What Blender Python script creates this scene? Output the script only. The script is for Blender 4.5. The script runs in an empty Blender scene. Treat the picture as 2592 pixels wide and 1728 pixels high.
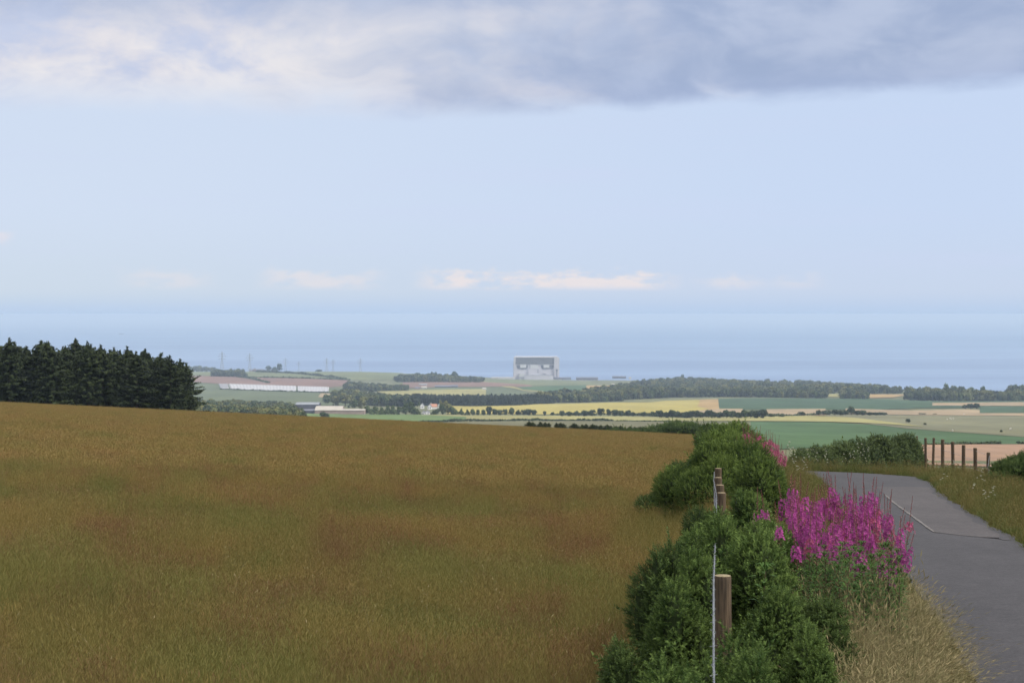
import bpy, math, random
import numpy as np

rng = np.random.default_rng(7)
random.seed(7)
sc = bpy.context.scene
COL = sc.collection
CZ = 190.0                       # eye height above the sea
F, CX, HY = 3733.3, 1176.0, 722.0    # focal length and horizon of the lens, in units of a 2352-wide frame
PD = 2352.0 / 2592.0

# ------------------------------------------------------------------ helpers
def tag(o, label, cat=None, group=None, kind=None):
    o['label'] = label
    if cat: o['category'] = cat
    if group: o['group'] = group
    if kind: o['kind'] = kind
    return o

def empty(name, loc, rz=0.0, scale=1.0):
    o = bpy.data.objects.new(name, None)
    o.empty_display_size = 0.2
    COL.objects.link(o)
    o.location = loc
    o.rotation_euler = (0, 0, rz)
    if isinstance(scale, (int, float)): scale = (scale,) * 3
    o.scale = scale
    return o

class Geo:
    def __init__(self):
        self.v, self.f, self.m, self.t, self.n = [], [], [], [], 0
    def add(self, v, f, mat=0, tint=None):
        v = np.asarray(v, float).reshape(-1, 3)
        f = np.asarray(f, int)
        self.f.append((f + self.n, mat))
        self.v.append(v)
        self.t.append(np.full(len(v), 0.5) if tint is None else np.broadcast_to(np.asarray(tint, float), (len(v),)))
        self.n += len(v)
    def box(self, x0, x1, y0, y1, z0, z1, mat=0):
        v = [(x0,y0,z0),(x1,y0,z0),(x1,y1,z0),(x0,y1,z0),(x0,y0,z1),(x1,y0,z1),(x1,y1,z1),(x0,y1,z1)]
        self.add(v, [(0,3,2,1),(4,5,6,7),(0,1,5,4),(1,2,6,5),(2,3,7,6),(3,0,4,7)], mat)
    def tube(self, pts, rad, n=6, mat=0, cap=True, tint=None):
        pts = np.asarray(pts, float)
        k = len(pts)
        rad = np.broadcast_to(np.asarray(rad, float), (k,))
        d = np.gradient(pts, axis=0)
        d /= np.linalg.norm(d, axis=1)[:, None] + 1e-9
        ref = np.where(np.abs(d[:, 2:3]) > 0.9, np.array([[1., 0, 0]]), np.array([[0, 0, 1.]]))
        a = np.cross(d, ref); a /= np.linalg.norm(a, axis=1)[:, None] + 1e-9
        b = np.cross(d, a)
        th = np.linspace(0, 2*np.pi, n, endpoint=False)
        v = pts[:, None] + rad[:, None, None]*(np.cos(th)[None, :, None]*a[:, None] + np.sin(th)[None, :, None]*b[:, None])
        f = []
        for i in range(k-1):
            for j in range(n):
                f.append((i*n+j, i*n+(j+1) % n, (i+1)*n+(j+1) % n, (i+1)*n+j))
        self.add(v.reshape(-1, 3), f, mat, tint)
        if cap:
            c = np.vstack([v[-1], pts[-1:]])
            self.add(c, [(j, (j+1) % n, n) for j in range(n)], mat, tint)

def build(name, g, mats, parent=None, smooth=False, loc=None):
    if not isinstance(mats, (list, tuple)): mats = [mats]
    me = bpy.data.meshes.new(name)
    V = np.vstack(g.v).astype(np.float32)
    T = np.concatenate(g.t).astype(np.float32)
    me.vertices.add(len(V)); me.vertices.foreach_set('co', V.ravel())
    idx = np.concatenate([f.ravel() for f, _ in g.f]).astype(np.int32)
    tot = np.concatenate([np.full(len(f), f.shape[1]) for f, _ in g.f]).astype(np.int32)
    mi = np.concatenate([np.full(len(f), m) for f, m in g.f]).astype(np.int32)
    st = np.concatenate([[0], np.cumsum(tot)[:-1]]).astype(np.int32)
    me.loops.add(len(idx)); me.loops.foreach_set('vertex_index', idx)
    me.polygons.add(len(tot)); me.polygons.foreach_set('loop_start', st)
    try: me.polygons.foreach_set('loop_total', tot)
    except Exception: pass
    for m in mats: me.materials.append(m)
    me.polygons.foreach_set('material_index', mi)
    me.polygons.foreach_set('use_smooth', np.full(len(tot), bool(smooth)))
    at = me.attributes.new('tint', 'FLOAT', 'POINT'); at.data.foreach_set('value', T)
    me.update(calc_edges=True); me.validate()
    o = bpy.data.objects.new(name, me)
    COL.objects.link(o)
    if parent: o.parent = parent
    if loc is not None: o.location = loc
    return o

def copy_tree(src, loc, rz=0.0, scale=1.0):
    r = src.copy(); COL.objects.link(r)
    r.location = loc; r.rotation_euler = (0, 0, rz)
    if isinstance(scale, (int, float)): scale = (scale,)*3
    r.scale = scale
    for ch in src.children:
        c = ch.copy(); COL.objects.link(c); c.parent = r
        for g in ch.children:
            d = g.copy(); COL.objects.link(d); d.parent = c
    return r

ORD = ['first','second','third','fourth','fifth','sixth','seventh','eighth','ninth','tenth','eleventh','twelfth','thirteenth',
       'fourteenth','fifteenth','sixteenth','seventeenth','eighteenth','nineteenth','twentieth','twenty-first','twenty-second',
       'twenty-third','twenty-fourth','twenty-fifth','twenty-sixth','twenty-seventh','twenty-eighth','twenty-ninth','thirtieth',
       'thirty-first','thirty-second','thirty-third','thirty-fourth','thirty-fifth','thirty-sixth']

# ------------------------------------------------------------------ node DSL
class NT:
    def __init__(self, tree):
        self.t = tree; tree.nodes.clear()
    def n(self, typ, **kw):
        nd = self.t.nodes.new(typ)
        for k, v in kw.items(): setattr(nd, k, v)
        return nd
    def put(self, sock, val):
        if isinstance(val, bpy.types.NodeSocket): self.t.links.new(val, sock)
        elif val is not None:
            if hasattr(sock.default_value, '__len__') and isinstance(val, (int, float)):
                sock.default_value = [val]*len(sock.default_value)
            elif hasattr(sock.default_value, '__len__') and len(sock.default_value) == 4 and len(val) == 3:
                sock.default_value = (*val, 1)
            else: sock.default_value = val
    def m(self, op, a, b=None, c=None, clamp=False):
        nd = self.n('ShaderNodeMath', operation=op, use_clamp=clamp)
        for i, x in enumerate((a, b, c)):
            if x is not None: self.put(nd.inputs[i], x)
        return nd.outputs[0]
    def mix(self, f, a, b, mode='MIX'):
        nd = self.n('ShaderNodeMix', data_type='RGBA', blend_type=mode)
        self.put(nd.inputs[0], f); self.put(nd.inputs[6], a); self.put(nd.inputs[7], b)
        return nd.outputs[2]
    def noise(self, vec, scale, detail=3, rough=0.5, out=0):
        nd = self.n('ShaderNodeTexNoise')
        if vec is not None: self.put(nd.inputs['Vector'], vec)
        nd.inputs['Scale'].default_value = scale
        nd.inputs['Detail'].default_value = detail
        nd.inputs['Roughness'].default_value = rough
        return nd.outputs[out]
    def ss(self, x, lo, hi, a=0.0, b=1.0):
        nd = self.n('ShaderNodeMapRange', interpolation_type='SMOOTHSTEP')
        self.put(nd.inputs[0], x); self.put(nd.inputs[1], lo); self.put(nd.inputs[2], hi)
        nd.inputs[3].default_value = a; nd.inputs[4].default_value = b
        return nd.outputs[0]
    def xyz(self, x, y, z):
        nd = self.n('ShaderNodeCombineXYZ')
        for i, v in enumerate((x, y, z)): self.put(nd.inputs[i], v)
        return nd.outputs[0]
    def sep(self, v):
        nd = self.n('ShaderNodeSeparateXYZ'); self.put(nd.inputs[0], v); return nd.outputs
    def scale(self, v, s):
        nd = self.n('ShaderNodeVectorMath', operation='MULTIPLY'); self.put(nd.inputs[0], v); nd.inputs[1].default_value = s
        return nd.outputs[0]

def mat(name, fn):
    m = bpy.data.materials.new(name); m.use_nodes = True
    t = NT(m.node_tree); out = t.n('ShaderNodeOutputMaterial')
    fn(t, out)
    return m

def principled(t, out, col, rough=0.8, spec=0.25, bump=None, trans=0.0, bdist=0.02, bstr=0.5):
    p = t.n('ShaderNodeBsdfPrincipled')
    t.put(p.inputs['Base Color'], col); t.put(p.inputs['Roughness'], rough)
    p.inputs['Specular IOR Level'].default_value = spec
    if bump is not None:
        b = t.n('ShaderNodeBump'); b.inputs['Strength'].default_value = bstr; b.inputs['Distance'].default_value = bdist
        t.put(b.inputs['Height'], bump); t.put(p.inputs['Normal'], b.outputs[0])
    s = p.outputs[0]
    if trans:
        tr = t.n('ShaderNodeBsdfTranslucent'); t.put(tr.inputs[0], col)
        mx = t.n('ShaderNodeMixShader'); mx.inputs[0].default_value = trans
        t.put(mx.inputs[1], s); t.put(mx.inputs[2], tr.outputs[0]); s = mx.outputs[0]
    t.put(out.inputs[0], s)
    return p

def plain(name, c, rough=0.8, var=0.15, scale=3.0, spec=0.25, bump=0.0):
    def fn(t, out):
        pos = t.n('ShaderNodeTexCoord').outputs['Object']
        nz = t.noise(pos, scale, 4)
        f = t.ss(nz, 0.3, 0.7, 1-var, 1+var)
        col = t.mix(1.0, c, t.xyz(f, f, f), 'MULTIPLY')
        principled(t, out, col, rough, spec, bump=nz if bump else None, bdist=bump)
    return mat(name, fn)

def leafy(name, c_dark, c_light, noise_scale=1.2, trans=0.25, rand=0.25, spec=0.2, tint_amt=1.0, patch=.35):
    """leaf colour from tint (new growth and crown tops paler, inner shoot bases darkened for shade), patches and each plant's own cast"""
    def fn(t, out):
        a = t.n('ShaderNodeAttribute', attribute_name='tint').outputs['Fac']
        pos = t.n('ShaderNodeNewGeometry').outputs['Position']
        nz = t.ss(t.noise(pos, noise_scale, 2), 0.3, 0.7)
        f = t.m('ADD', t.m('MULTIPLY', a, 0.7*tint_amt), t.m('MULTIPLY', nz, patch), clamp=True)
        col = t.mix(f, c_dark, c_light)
        r = t.n('ShaderNodeObjectInfo').outputs['Random']
        k = t.m('ADD', 1-rand/2, t.m('MULTIPLY', r, rand))
        col = t.mix(1.0, col, t.xyz(k, k, t.m('MULTIPLY', k, 0.97)), 'MULTIPLY')
        principled(t, out, col, 0.65, spec, trans=trans)
    return mat(name, fn)

# ------------------------------------------------------------------ the lie of the land
def sstep(x, a, b):
    k = np.clip((x-a)/(b-a), 0, 1)
    return k*k*(3-2*k)

HD = np.array([0, 100, 200, 300, 400, 520, 700, 1000, 1500, 2200, 3000, 3900, 4650, 4800, 6000])
HH = np.array([0, 9, 18, 27, 35, 41.5, 52, 68, 92, 120, 143, 165, 187, 191, 194])
_dd = np.linspace(0, 6000, 1201)
_hh = np.interp(_dd, HD, HH)
_ker = np.ones(9)/9
_hs = np.convolve(np.pad(_hh, 4, mode='edge'), _ker, mode='valid')
_hs[:20] = _hh[:20]

RL = np.array([(2,1.2),(6,2.0),(10,3.0),(14.7,4.2),(24.8,5.9),(36,7.4),(46,9.0),(52,9.7),(55.5,9.6),(58,8.0),(60,6.6),(75,6.2),(100,7)])
RR = np.array([(2,5.2),(6,5.8),(14.7,6.95),(24.8,8.4),(33.3,9.75),(42,11.2),(49,12.6),(52.5,13.0),(55.2,12.0),(57.5,9.8),(60,8.6),(75,8.6),(100,10)])
def road_l(y): return np.interp(y, RL[:,0], RL[:,1])
def road_r(y): return np.interp(y, RR[:,0], RR[:,1])

def fence_x(y): return 0.006 + 0.128*y

def coast_d(u):
    return np.interp(u, [-.4, -.1, 0, .04, .12, .2, .3, .4], [5600, 5300, 4950, 4800, 4600, 4250, 4050, 3900])

def grel(x, y):
    """ground height relative to the eye"""
    x = np.asarray(x, float); y = np.asarray(y, float)
    u = np.clip(x/np.maximum(y, 1.0), -.6, .6)
    fld = -2.85 - .0545*y - .047*np.clip(x, -90, 40) - 9e-5*np.maximum(0, y-120)**2
    rd = -2.6 - .05*y - 8e-4*np.maximum(0, y-50)**2*sstep(u, .118, .15) - .40*sstep(x-road_r(y), .8, 5)*sstep(y, 30, 55) - 1.05*sstep(x-road_r(y), .8, 4)*sstep(y, 36, 60)*(1-.6*sstep(y, 72, 88))
    w = sstep(x - fence_x(np.minimum(y, 300)), -1.2, 1.2)
    near = fld*(1-w) + rd*w
    near = near + .35*np.exp(-((x-fence_x(y)-.3)/1.1)**2)*sstep(y, 2, 8)*(1-sstep(y, 60, 90))
    far = -np.interp(y, _dd, _hs)
    left = 1-sstep(u, -.10, .02)
    far = far + 24*left*np.exp(-((y-4400)/800.0)**2)
    far = far - 20*sstep(u, .1, .3)*sstep(y, 2700, 4000)
    far = far + .8*np.sin(x/90.+y/260.)*sstep(y, 400, 900)*(1-sstep(y, 3500, 4200))
    cd = coast_d(u)
    k = sstep(y, cd-200, cd+60)
    far = far*(1-k) - 194*k
    rt = sstep(u, .10, .17)
    r0 = 235*(1-rt)+95*rt; r1 = 600*(1-rt)+330*rt
    k = np.clip((y-r0)/(r1-r0), 0, 1); k = k*k*(3-2*k)
    z = near*(1-k) + far*k
    ins = sstep(x, road_l(y)-.25, road_l(y))*(1-sstep(x, road_r(y), road_r(y)+.25))*(y < 99)
    return z - .07*ins

def gz(x, y): return CZ + grel(x, y)

_ds = np.concatenate([np.arange(290, 1500, 4.), np.arange(1500, 5300, 12.)])
def ground_at(px, py):
    """the spot of far land seen at (px, py), the photograph measured 2592 wide"""
    u = (px*PD-CX)/F; t = (py*PD-HY)/F
    tt = -grel(u*_ds, _ds)/_ds
    hit = np.nonzero(tt <= t)[0]
    d = _ds[hit[0]] if len(hit) else float(_ds[np.argmin(tt)])
    if len(hit) and hit[0] > 0:
        i = hit[0]; k = (tt[i-1]-t)/(tt[i-1]-tt[i]+1e-12); d = _ds[i-1]+k*(_ds[i]-_ds[i-1])
    return u*d, d

def zpix(py2352, d): return CZ - (py2352-HY)/F*d

# ------------------------------------------------------------------ materials
M = {}
def _meadow(t, out, far=False):
    pos = t.n('ShaderNodeNewGeometry').outputs['Position']
    a = t.n('ShaderNodeAttribute', attribute_name='tint').outputs['Fac']
    p1 = t.ss(t.noise(t.scale(pos, (1, .9, 0)), .26, 4, .62), .40, .60)
    p2 = t.ss(t.noise(t.scale(pos, (1, .9, 0)), .55, 4, .62), .50, .60)
    r = t.n('ShaderNodeObjectInfo').outputs['Random']
    low = t.mix(t.m('MULTIPLY', p2, .5), t.mix(p1, (.110, .132, .032), (.160, .136, .044)), (.12, .065, .040))
    up = t.mix(p1, (.212, .176, .056), (.272, .182, .060))
    up = t.mix(t.m('MULTIPLY', p2, .75), up, (.205, .082, .052))
    if far: up = t.mix(.55, up, (.312, .212, .076)); low = t.mix(.4, low, (.20, .155, .05))
    f = t.m('ADD', a, t.m('MULTIPLY', t.m('SUBTRACT', r, .5), .42), clamp=True)
    col = t.mix(f, low, up)
    gr = t.ss(t.noise(t.scale(pos, (1, .9, 0)), .40, 3, .6), .54, .68)
    nearer = t.ss(t.sep(pos)[1], 11., 36., .20, 0.)
    col = t.mix(nearer, col, (.115, .135, .034))
    col = t.mix(t.m('MULTIPLY', gr, .65), col, (.085, .125, .027))
    principled(t, out, col, .75, .15, trans=.3)
M['meadow'] = mat('meadow_grass', _meadow); M['meadow_far'] = mat('meadow_grass_in_seed', lambda t, o: _meadow(t, o, True))
def _verge(t, out):
    pos = t.n('ShaderNodeNewGeometry').outputs['Position']
    a = t.n('ShaderNodeAttribute', attribute_name='tint').outputs['Fac']
    r = t.n('ShaderNodeObjectInfo').outputs['Random']
    p = t.ss(t.noise(pos, .9, 3), .38, .64)
    f = t.m('ADD', t.m('MULTIPLY', a, .7), t.m('MULTIPLY', t.m('SUBTRACT', r, .5), .5), clamp=True)
    c = t.mix(f, t.mix(p, (.066, .092, .020), (.115, .105, .030)), t.mix(p, (.155, .135, .045), (.21, .15, .06)))
    principled(t, out, c, .75, .15, trans=.3)
M['verge'] = mat('verge_grass', _verge)
def _straw(t, out):
    a = t.n('ShaderNodeAttribute', attribute_name='tint').outputs['Fac']
    r = t.n('ShaderNodeObjectInfo').outputs['Random']
    f = t.m('ADD', t.m('MULTIPLY', a, .8), t.m('MULTIPLY', t.m('SUBTRACT', r, .45), .55), clamp=True)
    c = t.mix(f, (.080, .095, .026), (.335, .265, .14))
    principled(t, out, c, .7, .2, trans=.3)
M['straw'] = mat('dry_straw', _straw)
M['gorse'] = leafy('gorse_shoots', (.023, .050, .012), (.135, .192, .050), 1.5, .22, .25, .06)
M['gorse_far'] = leafy('gorse_bright', (.027, .055, .012), (.132, .182, .042), .6, .2, .25, .06)
M['gorse_dark'] = leafy('gorse_dull', (.019, .040, .011), (.098, .138, .040), .8, .2, .25, .06)
M['hedge'] = leafy('hedge_leaves', (.024, .043, .014), (.11, .145, .042), .5, .2)
M['twig_shade'] = plain('gorse_twigs_shaded', (.024, .034, .013), .95, spec=.03)  # inner twig colour darkened to give shade between the mounds
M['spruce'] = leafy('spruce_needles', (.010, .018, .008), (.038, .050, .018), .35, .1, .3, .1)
M['bark'] = plain('bark', (.09, .07, .05), .9, .3, 4)
M['crown_dark'] = leafy('broadleaf_dark', (.022, .036, .016), (.060, .082, .030), .06, .1, .35, .1)
M['crown_mid'] = leafy('broadleaf_green', (.035, .055, .016), (.10, .13, .04), .05, .1, .4, .1)
M['crown_pale'] = leafy('broadleaf_olive', (.06, .075, .022), (.18, .17, .055), .05, .1, .4, .1)
M['wood'] = leafy('far_wood_leaves', (.018, .034, .018), (.125, .135, .045), .0075, .1, .8, .1, .6, .62)
M['plant'] = leafy('plantation_needles', (.020, .032, .020), (.055, .065, .035), .01, .1, .3, .1)
M['stem_red'] = plain('willowherb_stem', (.075, .05, .028), .7)
M['wleaf'] = leafy('willowherb_leaf', (.020, .048, .012), (.060, .108, .026), 2., .12, .2, .05)
M['petal'] = leafy('willowherb_petal', (.17, .024, .115), (.42, .085, .295), 9., .35, .5, .08)
M['bud'] = leafy('willowherb_bud', (.17, .040, .06), (.30, .08, .10), 6., .15, .2)
M['petal_old'] = leafy('willowherb_petal_pale', (.20, .045, .07), (.42, .09, .19), 4., .3, .4)
M['umbel'] = plain('umbel_cream', (.46, .45, .36), .8, .1)
M['umbel_stem'] = plain('umbel_stem', (.10, .13, .04), .8)
def _post(t, out):
    pos = t.n('ShaderNodeTexCoord').outputs['Object']
    g = t.noise(t.scale(pos, (1, 1, .05)), 60, 4, .65)
    s = t.ss(t.noise(t.scale(pos, (1, 1, .25)), 9, 3), .35, .7)
    c = t.mix(t.ss(g, .35, .7), (.040, .027, .017), (.135, .093, .055))
    c = t.mix(t.m('MULTIPLY', s, .5), c, (.055, .043, .028))
    principled(t, out, c, .85, .2, bump=g, bdist=.006, bstr=.9)
M['post'] = mat('fence_timber', _post)
M['postend'] = plain('sawn_timber_end', (.20, .16, .09), .85, .3, 40)
M['wire'] = plain('galvanised_wire', (.17, .18, .19), .5, .2, 8, .5)
M['white'] = plain('white_render', (.50, .50, .48), .8, .06, .4)
M['limewash'] = plain('bright_limewash', (.80, .79, .76), .8, .05, .4)
M['station'] = plain('pale_cladding', (.47, .455, .465), .6, .05, .05)
M['station_dark'] = plain('grey_cladding', (.12, .12, .125), .6, .06, .06)
M['station_mid'] = plain('mid_grey_cladding', (.29, .29, .31), .6, .06, .06)
M['station_eye'] = plain('dark_louvre', (.13, .13, .15), .6, .06, .06)
M['slate'] = plain('slate_roof', (.13, .13, .15), .7, .15, .4)
M['pantile'] = plain('pantile_roof', (.38, .19, .12), .8, .15, .4)
M['cream_roof'] = plain('cream_sheet_roof', (.35, .315, .26), .6, .08, .2)
M['pinkwall'] = plain('pinkish_block_wall', (.29, .22, .19), .85, .1, .2)
M['shed_dark'] = plain('dark_shed_wall', (.08, .08, .10), .8, .15, .2)
M['shed_roof'] = plain('grey_sheet_roof', (.20, .21, .22), .6, .1, .2)
M['steel'] = plain('pylon_steel', (.28, .30, .33), .5, .1, .1)
M['fleece'] = plain('white_crop_fleece', (.34, .335, .33), .7, .06, .02)
M['wool'] = plain('wool', (.58, .55, .48), .9, .1, 5)
M['glass'] = plain('window_glass', (.05, .06, .07), .2, .1, 1, .5)
M['hull'] = plain('ship_hull', (.10, .12, .16), .6, .1, .1)

def crop(name, c, var=.22, rows=0.0):
    g_ = sum(c)/3; c = tuple((.88*v+.12*g_)*.64 for v in c)
    def fn(t, out):
        pos = t.n('ShaderNodeNewGeometry').outputs['Position']
        n1 = t.ss(t.noise(t.scale(pos, (1, .35, 0)), .012, 5, .6), .3, .7, 1-var, 1+var)
        n2 = t.ss(t.noise(t.scale(pos, (1, .2, 0)), .09, 4, .65), .3, .7, 1-var*.7, 1+var*.7)
        k = t.m('MULTIPLY', n1, n2)
        n3 = t.ss(t.noise(t.scale(pos, (.6, .3, 0)), .02, 3), .45, .75)
        base = t.mix(t.m('MULTIPLY', n3, .35), c, tuple(v*w for v, w in zip(c, (1.25, 1.12, .85))))
        principled(t, out, t.mix(1., base, t.xyz(k, k, k), 'MULTIPLY'), .95, .05)
    return mat(name, fn)
CROP = dict(yellow=crop('ripe_barley', (.46, .385, .09), .10), green=crop('green_crop', (.085, .155, .060), .15), dgreen=crop('root_crop', (.070, .125, .060), .15),
            bgreen=crop('bright_pasture', (.15, .225, .065), .15), olive=crop('olive_pasture', (.185, .175, .085), .12), tan=crop('stubble', (.40, .30, .17), .15),
            pink=crop('pinkish_stubble', (.40, .25, .155), .15), red=crop('red_ploughland', (.27, .165, .12), .12), pale=crop('pale_barley', (.37, .34, .12), .12),
            grass=crop('rough_pasture', (.215, .21, .115), .15), ggreen=crop('grey_green_crop', (.145, .175, .085), .12), orange=crop('orange_stubble', (.46, .31, .12), .12),
            soft=crop('soft_green_pasture', (.20, .225, .10), .14))

def _ground_near(t, out):
    pos = t.n('ShaderNodeNewGeometry').outputs['Position']
    n = t.ss(t.noise(t.scale(pos, (1, .55, 0)), .30, 4, .6), .38, .66)
    n2 = t.noise(pos, 6, 5, .7)
    c = t.mix(n, (.085, .085, .025), (.13, .09, .03))
    c = t.mix(t.ss(n2, .3, .7), c, (.07, .055, .025))
    principled(t, out, c, .95, .05, bump=n2, bdist=.08)
M['soil'] = mat('meadow_floor', _ground_near)
M['land'] = crop('far_pasture', (.19, .20, .095), .2)
def _asphalt(base):
    def fn(t, out):
        pos = t.n('ShaderNodeNewGeometry').outputs['Position']
        fine = t.noise(pos, 24, 5, .8)
        med = t.noise(pos, 4.5, 4, .7)
        big = t.noise(t.scale(pos, (1, .4, 0)), .8, 4, .6)
        f = t.m('MULTIPLY', t.ss(fine, .25, .75, .5, 1.5), t.m('MULTIPLY', t.ss(med, .3, .7, .85, 1.15), t.ss(big, .3, .7, .88, 1.12)))
        spots = t.ss(t.noise(pos, 14, 2), .70, .76)
        c = t.mix(1., base, t.xyz(f, f, f), 'MULTIPLY')
        c = t.mix(t.m('MULTIPLY', spots, .5), c, (.045, .042, .042))
        principled(t, out, c, .8, .3, bump=fine, bdist=.006, bstr=.7)
    return fn
M['asphalt'] = mat('worn_asphalt', _asphalt((.033, .0305, .0312)))
M['patch'] = mat('newer_asphalt_patch', _asphalt((.049, .0425, .0405)))
M['seam'] = plain('pale_road_seam', (.12, .11, .10), .9, .3, 6)
def _sea(t, out):
    pos = t.n('ShaderNodeNewGeometry').outputs['Position']
    s1 = t.noise(t.scale(pos, (.00012, .0009, 0)), 1., 6, .62)
    s2 = t.noise(t.scale(pos, (.0012, .006, 0)), 1., 5, .6)
    k = t.m('ADD', t.m('MULTIPLY', t.ss(s1, .35, .65), .65), t.m('MULTIPLY', t.ss(s2, .35, .65), .35))
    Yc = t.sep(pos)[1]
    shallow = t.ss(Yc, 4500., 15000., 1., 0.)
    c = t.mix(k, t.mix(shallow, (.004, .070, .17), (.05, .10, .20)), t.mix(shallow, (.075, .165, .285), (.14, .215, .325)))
    principled(t, out, c, .45, .35)
M['sea'] = mat('sea_water', _sea)

# ------------------------------------------------------------------ ground, sea, haze
def make_ground():
    us = np.concatenate([np.linspace(-.62, -.36, 14)[:-1], np.linspace(-.36, .36, 170), np.linspace(.36, .62, 14)[1:]])
    ds = np.concatenate([[2.0], np.geomspace(3, 6200, 300)])
    U, D = np.meshgrid(us, ds)
    X = U*D; Z = gz(X, D)
    V = np.stack([X, D, Z], -1).reshape(-1, 3)
    nu = len(us); nd = len(ds)
    i = np.arange(nd-1)[:, None]*nu + np.arange(nu-1)[None]
    Q = np.stack([i, i+1, i+nu+1, i+nu], -1)
    near = np.broadcast_to((ds[:-1] < 300)[:, None], i.shape)
    g = Geo(); g.add(V, Q[near].reshape(-1, 4), 0)
    g.f.append((Q[~near].reshape(-1, 4), 1))
    o = build('ground', g, [M['soil'], M['land']], smooth=True)
    tag(o, 'grassy hillside falling away to farmland and the coast', kind='structure')
make_ground()
g = Geo(); S = 150000.
g.add([(-S,-20000,0),(S,-20000,0),(S,S,0),(-S,S,0)], [(0,1,2,3)])
tag(build('sea', g, M['sea']), 'wide blue sea reaching to the horizon', kind='structure')

def _haze(t, out):
    v = t.n('ShaderNodeVolumePrincipled')
    v.inputs['Color'].default_value = (.62, .77, .95, 1)
    v.inputs['Density'].default_value = HAZE
    t.put(out.inputs['Volume'], v.outputs[0])
HAZE = 8.2e-5
g = Geo(); S = 152000.
g.box(-S, S, -22000, S, -6, CZ+4)
tag(build('haze', g, mat('haze_air', _haze)), 'thin blue sea haze over the coastal plain', kind='stuff')

# ------------------------------------------------------------------ road
def make_road():
    ys = np.concatenate([np.arange(2, 52, .5), np.arange(52, 64, .25), np.arange(64, 99, 1.)])
    k = 9
    L = road_l(ys); R = road_r(ys)
    jit = .05*np.sin(ys*3.1)+.04*np.sin(ys*7.7+1)
    w = np.linspace(0, 1, k)
    X = (L+jit)[:, None]*(1-w) + (R-jit[::-1])[:, None]*w
    Y = np.repeat(ys[:, None], k, 1)
    Z = gz(X*0+((L+R)/2)[:, None], Y) + .07 + .03*(1-(2*w-1)**2)
    V = np.stack([X, Y, Z], -1).reshape(-1, 3)
    n = len(ys); i = np.arange(n-1)[:, None]*k+np.arange(k-1)[None]
    g = Geo(); g.add(V, np.stack([i, i+1, i+k+1, i+k], -1).reshape(-1, 4))
    tag(build('road', g, M['asphalt'], smooth=True), 'narrow grey asphalt lane curving over the brow', kind='structure')
def road_xy(Dx, Dy):
    u = (Dx-CX)/F; t = (Dy-HY)/F
    d = 2.55/(t-.05)
    return u*d, d
def road_z(x, y):
    w = (x-road_l(y))/(road_r(y)-road_l(y))
    return gz((road_l(y)+road_r(y))/2, y) + .07 + .03*(1-(2*w-1)**2)
make_road()
def make_patch():
    # newer strip of asphalt on the far side of the lane
    y0 = np.linspace(29.2, 46.0, 60)
    # inner edge follows the pale seam
    sx = np.interp(y0, [29.2, 29.9, 30.6, 38.9, 46], [9.0, 8.3, 7.95, 9.15, 10.3])
    ex = road_r(y0) - .22 + .08*np.sin(y0*2.3)*np.sin(y0*.9)
    V, Q = [], []
    k = 6
    for j, y in enumerate(y0):
        for w in np.linspace(0, 1, k):
            x = sx[j]*(1-w)+ex[j]*w
            V.append((x, y, road_z(x, y)+.006))
    for j in range(len(y0)-1):
        for i in range(k-1):
            Q.append((j*k+i, j*k+i+1, (j+1)*k+i+1, (j+1)*k+i))
    g = Geo(); g.add(V, Q)
    tag(build('road_patch', g, M['patch'], smooth=True), 'paler repaired strip of asphalt along the lane edge', kind='structure')
    g = Geo(); V, Q = [], []
    yy = np.linspace(30.5, 42, 80)
    xx = np.interp(yy, y0, sx)
    for y, x in zip(yy, xx):
        h = .014+.026*abs(math.sin(y*5.))*abs(math.sin(y*1.7+1))
        for s in (-1, 1): V.append((x+s*h, y, road_z(x, y)+.011))
    for j in range(len(yy)-1): Q.append((2*j, 2*j+1, 2*j+3, 2*j+2))
    g.add(V, Q)
    tag(build('road_seam', g, M['seam']), 'pale crumbling seam where the road repair meets old asphalt', kind='structure')
make_patch()

# ------------------------------------------------------------------ fields
def field(key, top, bot, label, lift, nx=40, ny=10):
    top = np.array(top, float); bot = np.array(bot, float)
    x0, x1 = top[0, 0], top[-1, 0]
    V, Q = [], []
    for i in range(nx+1):
        k = i/nx
        xt = top[0,0]+(top[-1,0]-top[0,0])*k; xb = bot[0,0]+(bot[-1,0]-bot[0,0])*k
        yt = np.interp(xt, top[:,0], top[:,1]); yb = np.interp(xb, bot[:,0], bot[:,1])
        a = ground_at(xt, yt); b = ground_at(xb, yb)
        for j in range(ny+1):
            w = j/ny
            x = a[0]*(1-w)+b[0]*w; y = a[1]*(1-w)+b[1]*w
            V.append((x, y, float(gz(x, y))+lift))
    for i in range(nx):
        for j in range(ny):
            p = i*(ny+1)+j
            Q.append((p, p+1, p+ny+2, p+ny+1))
    g = Geo(); g.add(V, Q)
    return tag(build('crop_field', g, CROP[key], smooth=True), label, kind='structure')

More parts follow.
